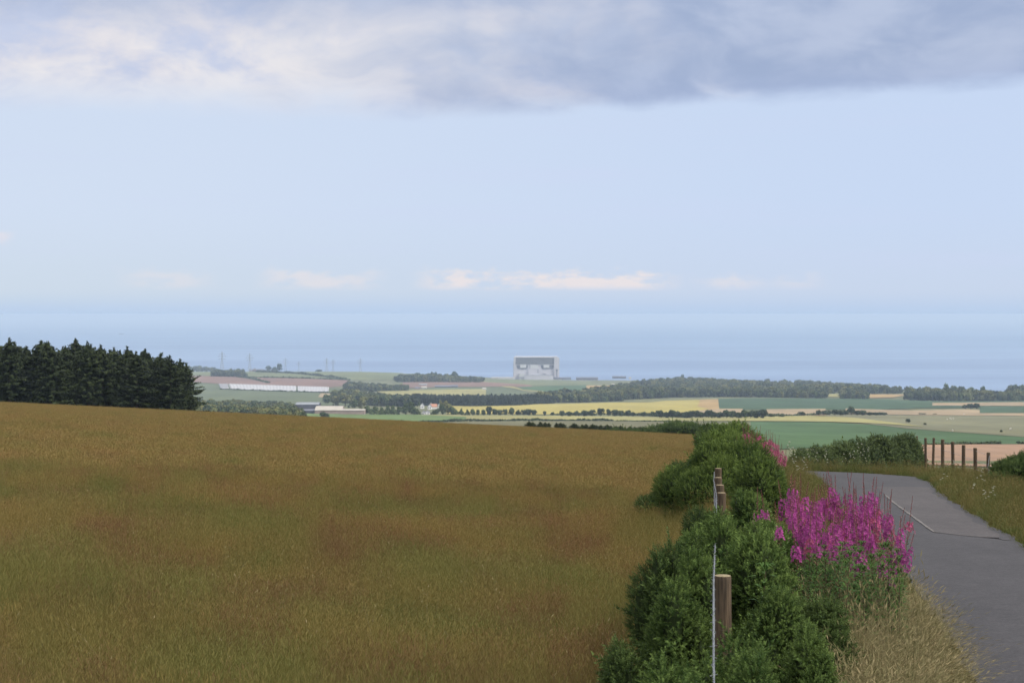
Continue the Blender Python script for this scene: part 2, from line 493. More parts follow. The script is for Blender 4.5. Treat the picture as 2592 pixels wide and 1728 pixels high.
field('dgreen', [(1812,1010),(1900,1008),(2200,1010),(2380,1016),(2600,1014)], [(1812,1037),(1935,1037),(2070,1036),(2180,1039),(2330,1034),(2600,1031)], 'dark green root crop below the right-hand wood', .6)
field('tan', [(2360,1021),(2600,1019)], [(2360,1028),(2600,1029)], 'thin pale stubble strip beyond the pasture', 1.0)
field('dgreen', [(2480,1031),(2600,1030)], [(2480,1047),(2600,1047)], 'dark green crop at the right edge', .9)
field('tan', [(2140,1035),(2300,1040),(2450,1037),(2600,1047)], [(2140,1048),(2330,1052),(2600,1054)], 'long tan stubble strip above the pasture', .7)
field('tan', [(1940,1037),(2090,1036)], [(1940,1053),(2090,1053)], 'small tan field beside the clump of trees', .8)
field('grass', [(2080,1050),(2330,1050),(2600,1053)], [(2080,1060),(2300,1086),(2600,1108)], 'grey-tan grazed pasture with small bushes', .35)
field('pale', [(1740,1058),(1900,1056),(2050,1053),(2160,1058),(2330,1080)], [(1740,1067),(1950,1067),(2100,1069),(2200,1072),(2340,1082)], 'pale olive strip along the top of the green field', .6)
field('green', [(1900,1067),(2100,1069),(2300,1081),(2600,1106)], [(1900,1140),(2330,1125),(2600,1125)], 'large green crop field below the lane', .2)
field('pink', [(2250,1127),(2600,1124)], [(2250,1175),(2600,1185)], 'pinkish stubble field behind the post fence', .15)
field('yellow', [(1130,1026),(1400,1023),(1561,1019),(1645,1019),(1681,1015),(1775,1012),(1800,1012)], [(1130,1048),(1400,1050),(1655,1046),(1800,1043)], 'ripe yellow barley field above the hedgerow trees', .6)
field('orange', [(1772,1012),(1818,1011)], [(1765,1030),(1822,1043)], 'trampled orange end of the barley field', .9)
field('tan', [(1818,1036),(1880,1036)], [(1700,1048),(1880,1046)], 'pale strip at the foot of the green crop', .9)
field('pale', [(1060,1050),(1400,1053),(1570,1055),(1740,1058)], [(1060,1058),(1250,1063),(1400,1064),(1740,1066)], 'pale yellow strip under the hedgerow trees', .45)
field('bgreen', [(720,1046),(900,1049),(1080,1051),(1180,1056)], [(720,1075),(960,1073),(1080,1069),(1180,1065)], 'bright green field in front of the farm sheds', .55)
field('olive', [(960,1074),(1180,1067),(1560,1065),(1770,1061)], [(960,1108),(1180,1110),(1560,1110),(1920,1110)], 'olive-grey pasture beyond the brow', .25)
field('soft', [(455,934),(560,934)], [(455,951),(560,951)], 'pale green field behind the conifers', .6)
field('red', [(455,951),(588,953),(760,957),(884,962)], [(455,964),(553,972),(832,981),(880,976)], 'reddish ploughed field above the white crop covers', .8)
field('ggreen', [(455,964),(553,973),(832,982),(880,984)], [(455,1026),(700,1028),(890,1026)], 'grey-green field around the white crop covers', .5)
field('soft', [(610,941),(715,937),(860,937),(960,940),(1020,943)], [(610,956),(760,958),(881,962),(1020,962)], 'pale green rise below the pylons', .7)
field('tan', [(812,996),(856,998)], [(805,1006),(850,1010)], 'small bare tan patch beside the olive trees', 1.0)
field('red', [(1020,968),(1110,967),(1225,967),(1340,974)], [(1020,983),(1110,980),(1260,979),(1350,980)], 'reddish ploughed field behind the dark sheds', .8)
field('soft', [(1215,961),(1400,962),(1495,968)], [(1215,968),(1340,976),(1505,976)], 'tan and green ground before the power station', .7)
field('pale', [(950,990),(1100,987),(1230,985)], [(955,992),(1010,1005),(1230,1002)], 'pale yellow-green field between two woods', .7)
field('ggreen', [(1075,981),(1270,979),(1330,992)], [(1075,988),(1220,1004),(1380,1006)], 'grey-green pasture above the plantation', .5)
field('pale', [(1270,978),(1300,979),(1325,987),(1375,991)], [(1272,980),(1300,984),(1325,990),(1375,993)], 'thin yellow-green strip beside the green field', 1.1)
field('green', [(1312,980),(1450,976),(1487,975)], [(1330,989),(1375,991),(1484,994)], 'small green field before the power station', .9)
field('orange', [(1484,976),(1562,977)], [(1484,988),(1564,986)], 'small orange stubble field before the station sheds', 1.0)
field('pale', [(2082,998),(2136,998)], [(2082,1005),(2136,1006)], 'pale yellow gap in the right-hand wood', 1.0, 12, 6)
field('orange', [(2185,999),(2300,999)], [(2185,1009),(2260,1007)], 'orange gap in the right-hand wood', 1.0, 16, 6)
field('tan', [(2440,995),(2500,992),(2550,994)], [(2430,1002),(2500,1001),(2560,1002)], 'tan gap near the right end of the wood', 1.0, 16, 6)

# ------------------------------------------------------------------ foliage meshes
def leaf_cards(P, N, size, rng, aspect=1.6):
    """one small two-triangle leaf clump at each P, facing roughly N"""
    n = len(P)
    N = N + rng.normal(0, .55, (n, 3)); N /= np.linalg.norm(N, axis=1)[:, None]
    r = rng.normal(0, 1, (n, 3)); a = np.cross(N, r); a /= np.linalg.norm(a, axis=1)[:, None]; b = np.cross(N, a)
    s = (size*rng.uniform(.6, 1.35, n))[:, None]
    a = a*s*aspect*.5; b = b*s*.5
    V = np.stack([P-a, P-b*.9, P+a, P+b], 1).reshape(-1, 3)
    Q = np.arange(n*4).reshape(-1, 4)
    return V, Q

def crown_mesh(name, m, n=420, lobes=9, size=.13, seed=0, flat=.9, conic=False, mt=None):
    """unit crown: centre at height .5, radius about .5, ragged with gaps"""
    r = np.random.default_rng(seed)
    g = Geo()
    L = []
    for k in range(lobes):
        if conic:
            h = r.uniform(.05, .95); rad = .34*(1-h)+.06
            L.append((r.normal(0, .05), r.normal(0, .05), h, rad, .16))
        else:
            th = r.uniform(0, 6.283); rr = r.uniform(0, .27); h = r.uniform(.20, .72)
            L.append((rr*math.cos(th), rr*math.sin(th), h, r.uniform(.17, .29), r.uniform(.15, .26)))
    per = n//lobes
    for (cx, cy, cz, rh, rv) in L:
        d = r.normal(0, 1, (per, 3)); d /= np.linalg.norm(d, axis=1)[:, None]
        d[:, 2] = np.where(d[:, 2] < -.6, -d[:, 2], d[:, 2])
        rad = r.uniform(.72, 1.08, per)[:, None]
        P = np.array([cx, cy, cz]) + d*np.array([rh, rh, rv])*rad
        V, Q = leaf_cards(P, d, size, r)
        g.add(V, Q, 0, np.repeat(np.clip(.35+.35*d[:, 2]+r.normal(0, .22, per), 0, 1), 4))  # tint gets paler towards the top of each lobe
    return g

def trunk_geo(h, r0):
    g = Geo(); g.tube([(0,0,-.3),(.01,0,h*.5),(0,.01,h)], [r0, r0*.75, r0*.4], 7)
    for k in range(5):
        a = k*1.3; z = h*(.45+.1*k)
        g.tube([(0,0,z),(.16*math.cos(a),.16*math.sin(a),z+.16)], [r0*.4, r0*.12], 5)
    return g

TREE = {}
def make_tree_proto(key, m, seeds):
    TREE[key] = []
    for s in seeds:
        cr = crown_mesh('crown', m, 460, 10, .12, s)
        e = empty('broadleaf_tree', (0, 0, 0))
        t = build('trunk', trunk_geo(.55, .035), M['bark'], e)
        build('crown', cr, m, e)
        TREE[key].append(e)
make_tree_proto('dark', M['crown_dark'], (1, 2, 3, 4))
make_tree_proto('mid', M['crown_mid'], (5, 6, 7))
make_tree_proto('pale', M['crown_pale'], (8, 9))
_used = set()
def tree(key, px, py, hp, wp, label, group=None):
    x, y = ground_at(px, py)
    s = y/F*PD                                     # metres per unit at that range
    src = random.choice(TREE[key])
    h = hp*s*1.2; w = wp*s*1.25
    if src.name not in _used:
        _used.add(src.name); o = src
        o.location = (x, y, float(gz(x, y))); o.rotation_euler = (0, 0, random.uniform(0, 6)); o.scale = (w, w, h)
    else:
        o = copy_tree(src, (x, y, float(gz(x, y))), random.uniform(0, 6), (w, w, h))
    tag(o, label, 'tree', group)
    return o

# hedgerow trees under the yellow field, left to right
def z4(x, y): return 900+x/4.704, 930+y/4.704
def z5(x, y): return 1400+x/3.92, 920+y/3.92
def z6(x, y): return 1900+x/3.4, 930+y/3.4
def z3(x, y): return 460+x/4.704, 880+y/4.704
row = []
for zx, zt, w in [(1262,485,60),(1330,495,60),(1395,490,70),(1455,497,60),(1525,498,70),(1592,462,80),(1655,495,70),(1720,500,70),(1785,498,60),(1868,473,80),(1930,500,70),(2005,505,70),(2062,492,90),(2125,500,70),(2250,515,45),(2348,525,45)]:
    px, py = z4(zx, 568); row.append((px, py, (568-zt)/4.704, w/4.704))
for zx, zt, w in [(90,465,52),(160,472,60),(225,466,75),(312,462,75),(385,462,75),(470,448,75),(548,455,50),(610,455,70),(676,463,60),(745,458,70),(797,476,45),(903,474,65),(990,470,75)]:
    px, py = z5(zx, 522); row.append((px, py, (522-zt)/3.92, w/3.92))
for j, (px, py, h, w) in enumerate(row):
    tree('dark' if j > 4 else 'mid', px, py+1, h, w, f'round dark hedgerow tree below the yellow field, {ORD[j]} from the row\'s cottage end', 'hedgerow trees below the yellow field')
row = []
for j, zx in enumerate(range(1060, 2140, 60)):
    zt = 472+6*math.sin(j*2.1)+ (0 if zx < 1950 else -14)
    px, py = z5(zx, 540+ (zx-1060)*.004); row.append((px, py, (543-zt)/3.92, 84/3.92))
for zx, zt, w in ((2165,495,70),(2270,510,50)):
    px, py = z5(zx, 530); row.append((px, py, (530-zt)/3.92, w/3.92))
for j, (px, py, h, w) in enumerate(row):
    tree('dark', px, py+1, h, w, f'dark tree in the closed belt beside the green crop, {ORD[j]} from its yellow-field end', 'tree belt beside the green crop')
# trees round the white cottages
for j, (zx, zb, zt, w) in enumerate([(120,560,470,80),(185,565,490,70),(250,565,480,80),(310,565,470,80),(380,565,450,90),(450,565,455,90),(520,565,470,80),(600,560,425,110),(670,560,415,100),(700,565,480,80),(740,565,490,70)]):
    px, py = z4(zx, zb); tree('mid', px, py, (zb-zt)/4.704, w/4.704, f'leafy green tree west of the white cottages, {ORD[10-j]} back from them', 'trees west of the white cottages')
for j, (zx, zb, zt, w) in enumerate([(925,562,508,60),(965,562,495,70),(1020,555,400,70),(1040,562,440,80),(1100,558,415,120),(1150,562,470,80),(1195,562,500,60)]):
    px, py = z4(zx, zb); tree(('mid', 'pale')[j in (2, 4)], px, py, (zb-zt)/4.704, w/4.704, f'rounded tree east of the white cottages, {ORD[j]} out from their walls', 'trees east of the white cottages')
# right-hand plain
for zx, zb, zt, w, lab in [(1357,476,444,40,'lone dark bush in the middle of the grazed pasture'),(1502,497,478,26,'small dark bush beside the lone larger bush on the pasture'),
        (2160,560,534,26,'small dark bush alone near the lower edge of the pasture'),(440,417,384,62,'squat dark tree standing between the tree belt and the clump'),
        (588,415,365,48,'small upright tree at the left end of the field clump'),(870,410,333,75,'tallest round tree rising from the field clump'),
        (1475,408,392,70,'low dark thicket on the edge of the tan stubble strip'),(1590,408,396,40,'tiny dark bush on the edge of the tan stubble strip'),
        (1850,357,320,50,'left tree of the group on the pale stubble strip'),(1895,357,316,60,'low middle tree of the group on the pale stubble strip'),
        (1945,357,306,55,'tallest tree of the group on the pale stubble strip')]:
    px, py = z6(zx, zb); tree('dark', px, py, (zb-zt)/3.4, w/3.4, lab)
for j, zx in enumerate((635, 680, 725, 770, 815, 920, 965, 1025, 1070, 1115, 1145)):
    px, py = z6(zx, 413); zt = 368 if zx < 1000 else 384
    tree('dark', px, py, (413-zt)/3.4, 62/3.4, f'low tree in the field clump, {ORD[j]} from its upright end tree', 'low trees of the field clump')
for j, (zx, zb, zt, w) in enumerate([(1510,255,165,85),(1680,270,143,90),(1750,270,168,70),(1815,270,165,65),(1885,270,175,70),(2000,270,165,60),(2270,260,158,80),(2340,260,150,70)]):
    px, py = z6(zx, zb); tree('mid' if j % 3 else 'dark', px, py, (zb-zt)/3.4, w/3.4, f'taller tree standing out of the coastal wood, {ORD[j]} from its dip', 'tall trees of the coastal wood')
px, py = z5(1285, 170); tree('dark', px, py, 60/3.92, 32/3.92, 'single treetop poking above the crest of the coastal wood')
# left-hand plain
for zx, zb, zt, w, key, lab in [(1690,862,775,115,'dark','round dark tree on the bright green field before the pink barn'),(1730,665,560,130,'mid','dark green tree behind the cream-roofed barn'),
        (1830,690,590,120,'pale','olive tree behind the cream roof ridge'),(1950,690,545,170,'pale','broad olive-gold tree above the barns'),(2060,715,620,130,'mid','green tree behind the low pink barn'),
        (2145,730,605,120,'pale','golden tree to the right of the barns'),(2215,770,690,100,'mid','dark tree at the right end of the pink barn'),(2300,780,700,100,'mid','green tree on the edge of the bright green field'),
        (1035,270,200,60,'dark','left tree beside the white farmhouse on the skyline'),(1160,272,185,60,'dark','right tree beside the white farmhouse on the skyline'),(1100,266,205,70,'dark','tree behind the white farmhouse on the skyline'),
        (1638,280,252,80,'dark','low dark bush on the skyline between the pylons')]:
    px, py = z3(zx, zb); tree(key, px, py, (zb-zt)/4.704, w/4.704, lab)

for zx, zt, lab in ((912,52,'left pointed tree standing out of the shelter wood'),(962,54,'right pointed tree standing out of the shelter wood'),(1176,50,'broad tallest tree standing out of the shelter wood')):
    px, py = z4(zx, 165); tree('dark', px, py, (165-zt)/4.704, (46 if zx < 1100 else 76)/4.704, lab)
# ------------------------------------------------------------------ woods (stuff): crowns instanced over the ground they stand on
PROTO = bpy.data.collections.new('tree_crown_kinds')
def proto_obj(name, g, mats, coll):
    o = build(name, g, mats)
    COL.objects.unlink(o); coll.objects.link(o)
    return o
woodc = bpy.data.collections.new('wood_crowns'); plantc = bpy.data.collections.new('plantation_crowns')
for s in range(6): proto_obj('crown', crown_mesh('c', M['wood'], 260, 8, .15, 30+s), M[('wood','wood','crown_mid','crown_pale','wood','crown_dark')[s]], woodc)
for s in range(3): proto_obj('crown', crown_mesh('c', M['plant'], 260, 10, .13, 50+s, conic=True), M['plant'], plantc)

def scatter(name, P, scl, rz, coll, label, sclz=None, tilt=None):
    P = np.asarray(P, np.float32); n = len(P)
    me = bpy.data.meshes.new(name); me.vertices.add(n); me.vertices.foreach_set('co', P.ravel())
    S = np.stack([scl, scl, scl if sclz is None else sclz], -1).astype(np.float32)
    a = me.attributes.new('size', 'FLOAT_VECTOR', 'POINT'); a.data.foreach_set('vector', S.ravel())
    R = np.zeros((n, 3), np.float32); R[:, 2] = rz
    if tilt is not None: R[:, :2] = tilt
    a = me.attributes.new('turn', 'FLOAT_VECTOR', 'POINT'); a.data.foreach_set('vector', R.ravel())
    me.update()
    o = bpy.data.objects.new(name, me); COL.objects.link(o)
    ng = bpy.data.node_groups.new(name+'_spread', 'GeometryNodeTree')
    ng.interface.new_socket('Geometry', in_out='INPUT', socket_type='NodeSocketGeometry')
    ng.interface.new_socket('Geometry', in_out='OUTPUT', socket_type='NodeSocketGeometry')
    N = ng.nodes.new; L = ng.links.new
    gi = N('NodeGroupInput'); go = N('NodeGroupOutput')
    ci = N('GeometryNodeCollectionInfo'); ci.inputs['Collection'].default_value = coll
    ci.inputs['Separate Children'].default_value = True; ci.inputs['Reset Children'].default_value = True
    iop = N('GeometryNodeInstanceOnPoints'); iop.inputs['Pick Instance'].default_value = True
    na = N('GeometryNodeInputNamedAttribute'); na.data_type = 'FLOAT_VECTOR'; na.inputs['Name'].default_value = 'size'
    nb = N('GeometryNodeInputNamedAttribute'); nb.data_type = 'FLOAT_VECTOR'; nb.inputs['Name'].default_value = 'turn'
    L(gi.outputs[0], iop.inputs['Points']); L(ci.outputs[0], iop.inputs['Instance'])
    L(na.outputs[0], iop.inputs['Scale']); L(nb.outputs[0], iop.inputs['Rotation'])
    L(iop.outputs[0], go.inputs[0])
    md = o.modifiers.new('spread', 'NODES'); md.node_group = ng
    return tag(o, label, kind='stuff')

GAPS = [(2082,2138,997,1014),(2186,2300,998,1016),(2435,2560,991,1010),(1980,2060,984,992),(1620,1700,992,998)]
def wood(back, front, h, space, label, coll=None, wid=1.0, name='wood', maxn=2600):
    back = np.array(back, float); front = np.array(front, float)
    x0, x1 = front[0, 0], front[-1, 0]
    P = []
    step = 2.5
    for px in np.arange(x0, x1, step):
        a = ground_at(px, np.interp(px, back[:,0], back[:,1])); b = ground_at(px, np.interp(px, front[:,0], front[:,1]))
        w = step/PD*0+step*b[1]/F/PD*PD
        L = a[1]-b[1]
        n = max(1, L*(step*b[1]/(F/PD))/(space*space))
        n = int(n)+(random.random() < n-int(n))
        us = (px*PD-CX)/F
        for k in range(max(n, 1)):
            # the front edge and skyline are always planted
            q = random.random()**1.4 if k else random.uniform(0, .04)
            d = b[1]+L*q
            yp = (HY+F*float(-grel(us*d, d))/d)/PD
            if any(g0 < px < g1 and h0 < yp < h1 for g0, g1, h0, h1 in GAPS): continue
            x = us*d+random.uniform(-.6, .6)*space; y = d+random.uniform(-.4, .4)*space*.5
            P.append((x, y, float(gz(x, y))-.4))
    if len(P) > maxn: P = random.sample(P, maxn)
    P = np.array(P); n = len(P)
    s = rng.uniform(.7, 1.25, n)*(1+.22*np.sin(P[:, 0]*.021+P[:, 1]*.004)*np.sin(P[:, 0]*.0083))
    scatter(name, P, h*wid*s*rng.uniform(.85, 1.2, n), rng.uniform(0, 6.28, n), coll or woodc, label, h*s*1.12)
wood([(1570,980),(1630,976),(1680,968),(1783,966),(1910,973),(2100,979),(2230,989),(2320,1001),(2400,996),(2600,992)], [(1570,1012),(1700,1006),(1800,1005),(1900,1005),(2080,1008),(2250,1012),(2400,1016),(2600,1015)], 12, 12, 'broad mixed wood along the coast right of the power station', maxn=3600)
wood([(1365,1010),(1420,1003),(1480,1005),(1570,994)], [(1365,1019),(1450,1019),(1575,1015)], 12, 10, 'dark wood behind the yellow field')
wood([(1045,1016),(1200,1015),(1300,1018),(1380,1016)], [(1045,1026),(1200,1029),(1300,1027),(1400,1020)], 8.5, 7, 'dense dark plantation above the hedgerow trees', plantc, .8)
wood([(878,977),(960,980),(1030,983)], [(878,988),(950,991),(1030,989)], 10, 9, 'dark wood at the end of the white crop covers')
wood([(850,1000),(900,1002),(955,1010),(1047,1019)], [(850,1018),(960,1027),(1050,1030)], 9, 9, 'dark wood behind the cottage trees')
wood([(466,928),(548,931)], [(466,936),(550,936)], 15, 10, 'dark copse on the skyline behind the conifers')
wood([(540,948),(617,947)], [(540,953),(617,955)], 11, 9, 'low dark copse above the red field')
wood([(1007,960),(1100,961),(1221,965)], [(1007,967),(1221,968)], 12, 10, 'dark shelter wood left of the power station')
wood([(480,1030),(600,1028),(757,1036)], [(480,1060),(600,1064),(757,1070)], 8.5, 7, 'leafy wood just beyond the meadow beside the conifers', maxn=3000)

# ------------------------------------------------------------------ hedges between fields
def hedge_line(pts, h, w, label, m, step=1.2, gap=None, seed=0):
    r = np.random.default_rng(seed)
    g = Geo(); W = [ground_at(*p) for p in pts]
    for (a, b) in zip(W[:-1], W[1:]):
        a = np.array(a); b = np.array(b); L = np.linalg.norm(b-a)
        n = int(L/step*9)+4
        k = r.uniform(0, 1, n)
        xy = a+(b-a)*k[:, None]
        keep = np.ones(n, bool)
        if gap: keep = np.sin(k*L/gap+seed)+.5*np.sin(k*L/gap*2.3) > -.5
        xy = xy[keep]; n = len(xy)
        off = r.uniform(-w, w, n)
        z = r.uniform(0, 1, n)**.6*h*(.75+.25*np.sin(xy[:, 0]*.13)+.15*np.sin(xy[:, 0]*.41))
        nrm = np.array([-(b-a)[1], (b-a)[0]])/L
        P = np.column_stack([xy+off[:, None]*nrm, gz(xy[:, 0], xy[:, 1])+z])
        V, Q = leaf_cards(P, np.tile([0, -.4, .8], (n, 1)), step*1.25, r)
        g.add(V, Q, 0, np.repeat(r.uniform(0, 1, n), 4))
    return tag(build('field_hedge', g, m), label, 'hedge')
hedge_line([(955,1074),(1000,1071),(1180,1066),(1300,1065),(1400,1065),(1552,1066)], 1.7, 1.2, 'thin dark hedge along the far side of the olive pasture', M['crown_dark'], .9)
hedge_line([(650,942),(760,947),(875,961)], 5, 3, 'dark hedge running down the pale green rise', M['crown_dark'], 3)
hedge_line([(617,956),(760,958),(885,963)], 3, 2, 'low hedge along the top of the red field', M['crown_dark'], 3)
hedge_line([(590,953),(640,960),(680,970)], 3, 2, 'short hedge crossing the red field', M['crown_dark'], 3)
hedge_line([(2345,1126),(2440,1125),(2600,1124)], .9, .6, 'broken dark hedge between the green field and the pink stubble', M['crown_dark'], .5, gap=3.5)
hedge_line([(1395,1050),(1640,1052),(1760,1060)], 2.0, 1.5, 'low hedge joining the feet of the hedgerow trees', M['crown_dark'], 1.2, gap=14)
hedge_line([(1560,1066),(1700,1068)], .8, .8, 'faint low hedge crossing the olive pasture', M['crown_mid'], .9)
hedge_line([(1942,1053),(2010,1053),(2065,1052)], 1.8, 1.5, 'low scrub below the small tan field', M['crown_dark'], 1.2, gap=9)
hedge_line([(1480,992),(1510,990),(1560,988)], 3, 2, 'dark hedge below the small orange field', M['crown_dark'], 2.5)
hedge_line([(560,986),(700,991),(832,995)], 1.5, 2, 'dark strip of growth along the foot of the crop covers', M['crown_dark'], 2.5)

# ------------------------------------------------------------------ buildings on the plain
def spot(px, py, d=None):
    if d is None: x, y = ground_at(px, py)
    else: y = d; x = (px*PD-CX)/F*d
    return x, y, y/F*PD

def power_station():
    D = 4650.; K = D/F*PD/5.88                  # metres per unit of the enlarged view
    bx = 1022.
    x0 = ((1180+bx/5.88)*PD-CX)/F*D
    zb = CZ - ((880+482/5.88)*PD-HY)/F*D
    e = empty('power_station', (x0, D, zb), -x0/D)
    X = lambda v: (v-bx)*K
    Z = lambda v: (482-v)*K
    g = Geo(); g.box(X(735), X(1310), 12, 70, -6, Z(245)); build('reactor_hall', g, M['station'], e)
    g = Geo(); g.box(X(735), X(1310), 10, 69, Z(245), Z(148)); build('upper_cladding', g, M['station_dark'], e)
    g = Geo(); g.box(X(722), X(1318), 9, 71, Z(148), Z(134)); build('roof_parapet', g, M['station'], e)
    g = Geo(); g.box(X(708), X(735), 7, 60, -4, Z(140)); g.box(X(700), X(708), 14, 40, -4, Z(200)); build('stair_tower', g, M['station'], e)
    g = Geo(); g.box(X(1310), X(1362), 8, 66, -4, Z(132)); build('stair_tower', g, M['station'], e)
    g = Geo(); g.box(X(1362), X(1388), 20, 60, -4, Z(150)); build('service_shaft', g, M['station'], e)
    for (a, b, wa, wb) in ((748, 912, 802, 892), (1112, 1303, 1152, 1238)):
        g = Geo()
        yf = 11.6
        g.box(X(a), X(wa), yf, 14, Z(292), Z(258)); g.box(X(wb), X(b), yf, 14, Z(292), Z(258))
        g.box(X(a+14), X(b-14), yf-.2, 14, Z(318), Z(300))
        g.box(X(a+4), X(wa-6), yf+.1, 14, Z(304), Z(292)); g.box(X(wb+6), X(b-4), yf+.1, 14, Z(304), Z(292))
        build('louvre_band', g, M['station_eye'], e)
        g = Geo(); g.box(X(wa), X(wb), 9.5, 14.5, Z(300), Z(250)); build('white_panel', g, M['white'], e)
    g = Geo(); g.box(X(925), X(1075), 9.2, 14, Z(470), Z(255)); build('central_bay', g, M['station'], e)
    g = Geo(); g.box(X(955), X(1070), 8.9, 9.4, Z(308), Z(262)); build('bay_panel', g, M['white'], e)
    g = Geo(); g.box(X(868), X(1296), -18, 9, -6, Z(408)); build('turbine_hall', g, M['station'], e)
    g = Geo(); g.box(X(868), X(1296), -18.4, 9.1, Z(408), Z(402)); build('hall_roof', g, M['station_mid'], e)
    g = Geo(); g.box(X(790), X(868), -8, 8, -6, Z(392)); build('annexe', g, M['white'], e)
    for k in range(3):
        g = Geo(); g.box(X(796+k*22), X(810+k*22), -8.6, -7, Z(452), Z(430)); build('loading_door', g, M['station_mid'], e)
    for (a, b, c, d) in ((780, 862, 392, 386), (1140, 1186, 390, 382), (1262, 1306, 398, 392)):
        g = Geo(); g.box(X(a), X(b), 6.2, 13, Z(c), Z(d)); build('window_band', g, M['station_mid'], e)
    for (a, b, c, d) in ((1060, 1076, 380, 318), (940, 954, 312, 252)):
        g = Geo(); g.box(X(a), X(b), 8.6, 10, Z(c), Z(d)); build('wall_recess', g, M['station_mid'], e)
    g = Geo(); g.tube([(X(1350), 0, -4), (X(1350), 0, Z(360)), (X(1350), 0, Z(322))], [1.6, 1.5, 1.5], 10)
    g.tube([(X(1350), 0, Z(342)), (X(1350), 0, Z(318))], [3.0, 3.0], 10)
    build('vent_stack', g, M['station_eye'], e)
    g = Geo(); g.tube([(X(745), 40, Z(134)), (X(745), 40, Z(95))], [.9, .4], 6); build('mast', g, M['station'], e)
    tag(e, 'huge pale block of a power station with grey upper cladding on the shore', 'power station')
power_station()

def shed(px, py, wp, hp, label, wall, roof, depth=14, ridge=.45, rz=0., cat='shed', d=None, name='farm_shed', win=False, chimney=False, gable_front=False):
    """pitched-roof building: wp x hp measured on the photograph"""
    x, y, s = spot(px, py, d)
    W = wp*s; H = hp*s; wh = H*(1-ridge)
    e = empty(name, (x, y, float(gz(x, y)) if d is None else zpix(py*PD, d)), rz)
    g = Geo()
    a, b = W/2, depth
    if gable_front:
        g.add([(-a,0,-1),(a,0,-1),(a,0,wh),(0,0,H),(-a,0,wh)], [(0,1,2,3,4)])
        g.add([(-a,b,-1),(a,b,-1),(a,b,wh),(0,b,H),(-a,b,wh)], [(4,3,2,1,0)])
        g.add([(-a,0,-1),(-a,b,-1),(-a,b,wh),(-a,0,wh)], [(3,2,1,0)]); g.add([(a,0,-1),(a,b,-1),(a,b,wh),(a,0,wh)], [(0,1,2,3)])
    else:
        g.add([(-a,0,-1),(a,0,-1),(a,0,wh),(-a,0,wh)], [(0,1,2,3)]); g.add([(-a,b,-1),(a,b,-1),(a,b,wh),(-a,b,wh)], [(3,2,1,0)])
        for sx in (-a, a): g.add([(sx,0,-1),(sx,b,-1),(sx,b,wh),(sx,b/2,H),(sx,0,wh)], [(0,1,2,3,4)])
    build('wall', g, wall, e)
    g = Geo(); o = .35; th = .25
    if gable_front:
        for sgn in (-1, 1):
            p = [(sgn*(a+o),-o,wh-o*(H-wh)/a),(0,-o,H),(0,b+o,H),(sgn*(a+o),b+o,wh-o*(H-wh)/a)]
            g.add(p+[(q[0],q[1],q[2]+th) for q in p], [(0,1,2,3),(7,6,5,4),(0,4,5,1),(2,6,7,3),(0,3,7,4)])
    else:
        for yy, sg in ((0, -1), (b, 1)):
            p = [(-a-o,yy+sg*o,wh-o*(H-wh)/(b/2)),(a+o,yy+sg*o,wh-o*(H-wh)/(b/2)),(a+o,b/2,H),(-a-o,b/2,H)]
            g.add(p+[(q[0],q[1],q[2]+th) for q in p], [(0,1,2,3),(7,6,5,4),(0,4,5,1),(1,5,6,2),(3,2,6,7),(0,3,7,4)])
    build('roof', g, roof, e)
    if win:
        n = max(2, int(W/4))
        for k in range(n):
            cx = -a+W*(k+.5)/n
            g = Geo(); g.box(cx-.5, cx+.5, -.06, .1, wh*.35, wh*.75); build('window', g, M['glass'], e)
    if chimney:
        g = Geo(); g.box(-a*.8, -a*.8+.9, b/2-.5, b/2+.5, H-.6, H+1.3); build('chimney', g, M['white'], e)
    return tag(e, label, cat)

# beside the power station
for (zx0, zx1, z0, z1, lab, w, r) in [(375,720,462,438,'long low white building left of the power station','white','cream_roof'),
        (1255,1420,478,462,'low pale sheds at the foot of the power station','white','cream_roof'),(1290,1560,468,440,'low purplish grey building right of the power station','station_eye','slate'),
        (1640,1960,474,438,'long dark building right of the power station','station_eye','slate'),(1690,1800,480,458,'white front range of the long dark building','white','cream_roof'),
        (1918,1966,496,472,'small white shed right of the long dark building','white','cream_roof'),(2180,2380,452,424,'dark roofed works building by the coastal wood','station_eye','slate')]:
    shed(1180+(zx0+zx1)/2/5.88, 880+z0/5.88, (zx1-zx0)/5.88, (z0-z1)/5.88, lab, M[w], M[r], 20, .3, d=4640 if zx0 < 1600 else 4500, name='works_building', cat='building')
shed(*z5(596, 213), 26/3.92, 12/3.92, 'little white building at the edge of the coastal wood', M['white'], M['cream_roof'], 9)
shed(*z5(765, 150), 24/3.92, 14/3.92, 'small white building on the shore before the coastal wood', M['white'], M['cream_roof'], 9, d=4500)
# farm below the dark wood
shed(*z4(800, 218), 90/4.704, 22/4.704, 'pale grey roofed shed on the reddish field', M['pinkwall'], M['shed_roof'], 18)
shed(*z4(815, 250), 62/4.704, 24/4.704, 'small white shed below the grey roofed one', M['white'], M['cream_roof'], 12)
shed(*z4(740, 258), 60/4.704, 26/4.704, 'low brownish barn at the left of the farm', M['pinkwall'], M['slate'], 12)
shed(*z4(1040, 240), 190/4.704, 26/4.704, 'longest dark shed on the edge of the reddish field', M['shed_dark'], M['slate'], 20)
shed(*z4(1170, 238), 90/4.704, 30/4.704, 'dark bluish shed at the right end of the longest shed', M['shed_dark'], M['slate'], 18)
shed(*z4(1532, 266), 46/4.704, 24/4.704, 'lone white hut in the grey-green pasture', M['white'], M['cream_roof'], 8)
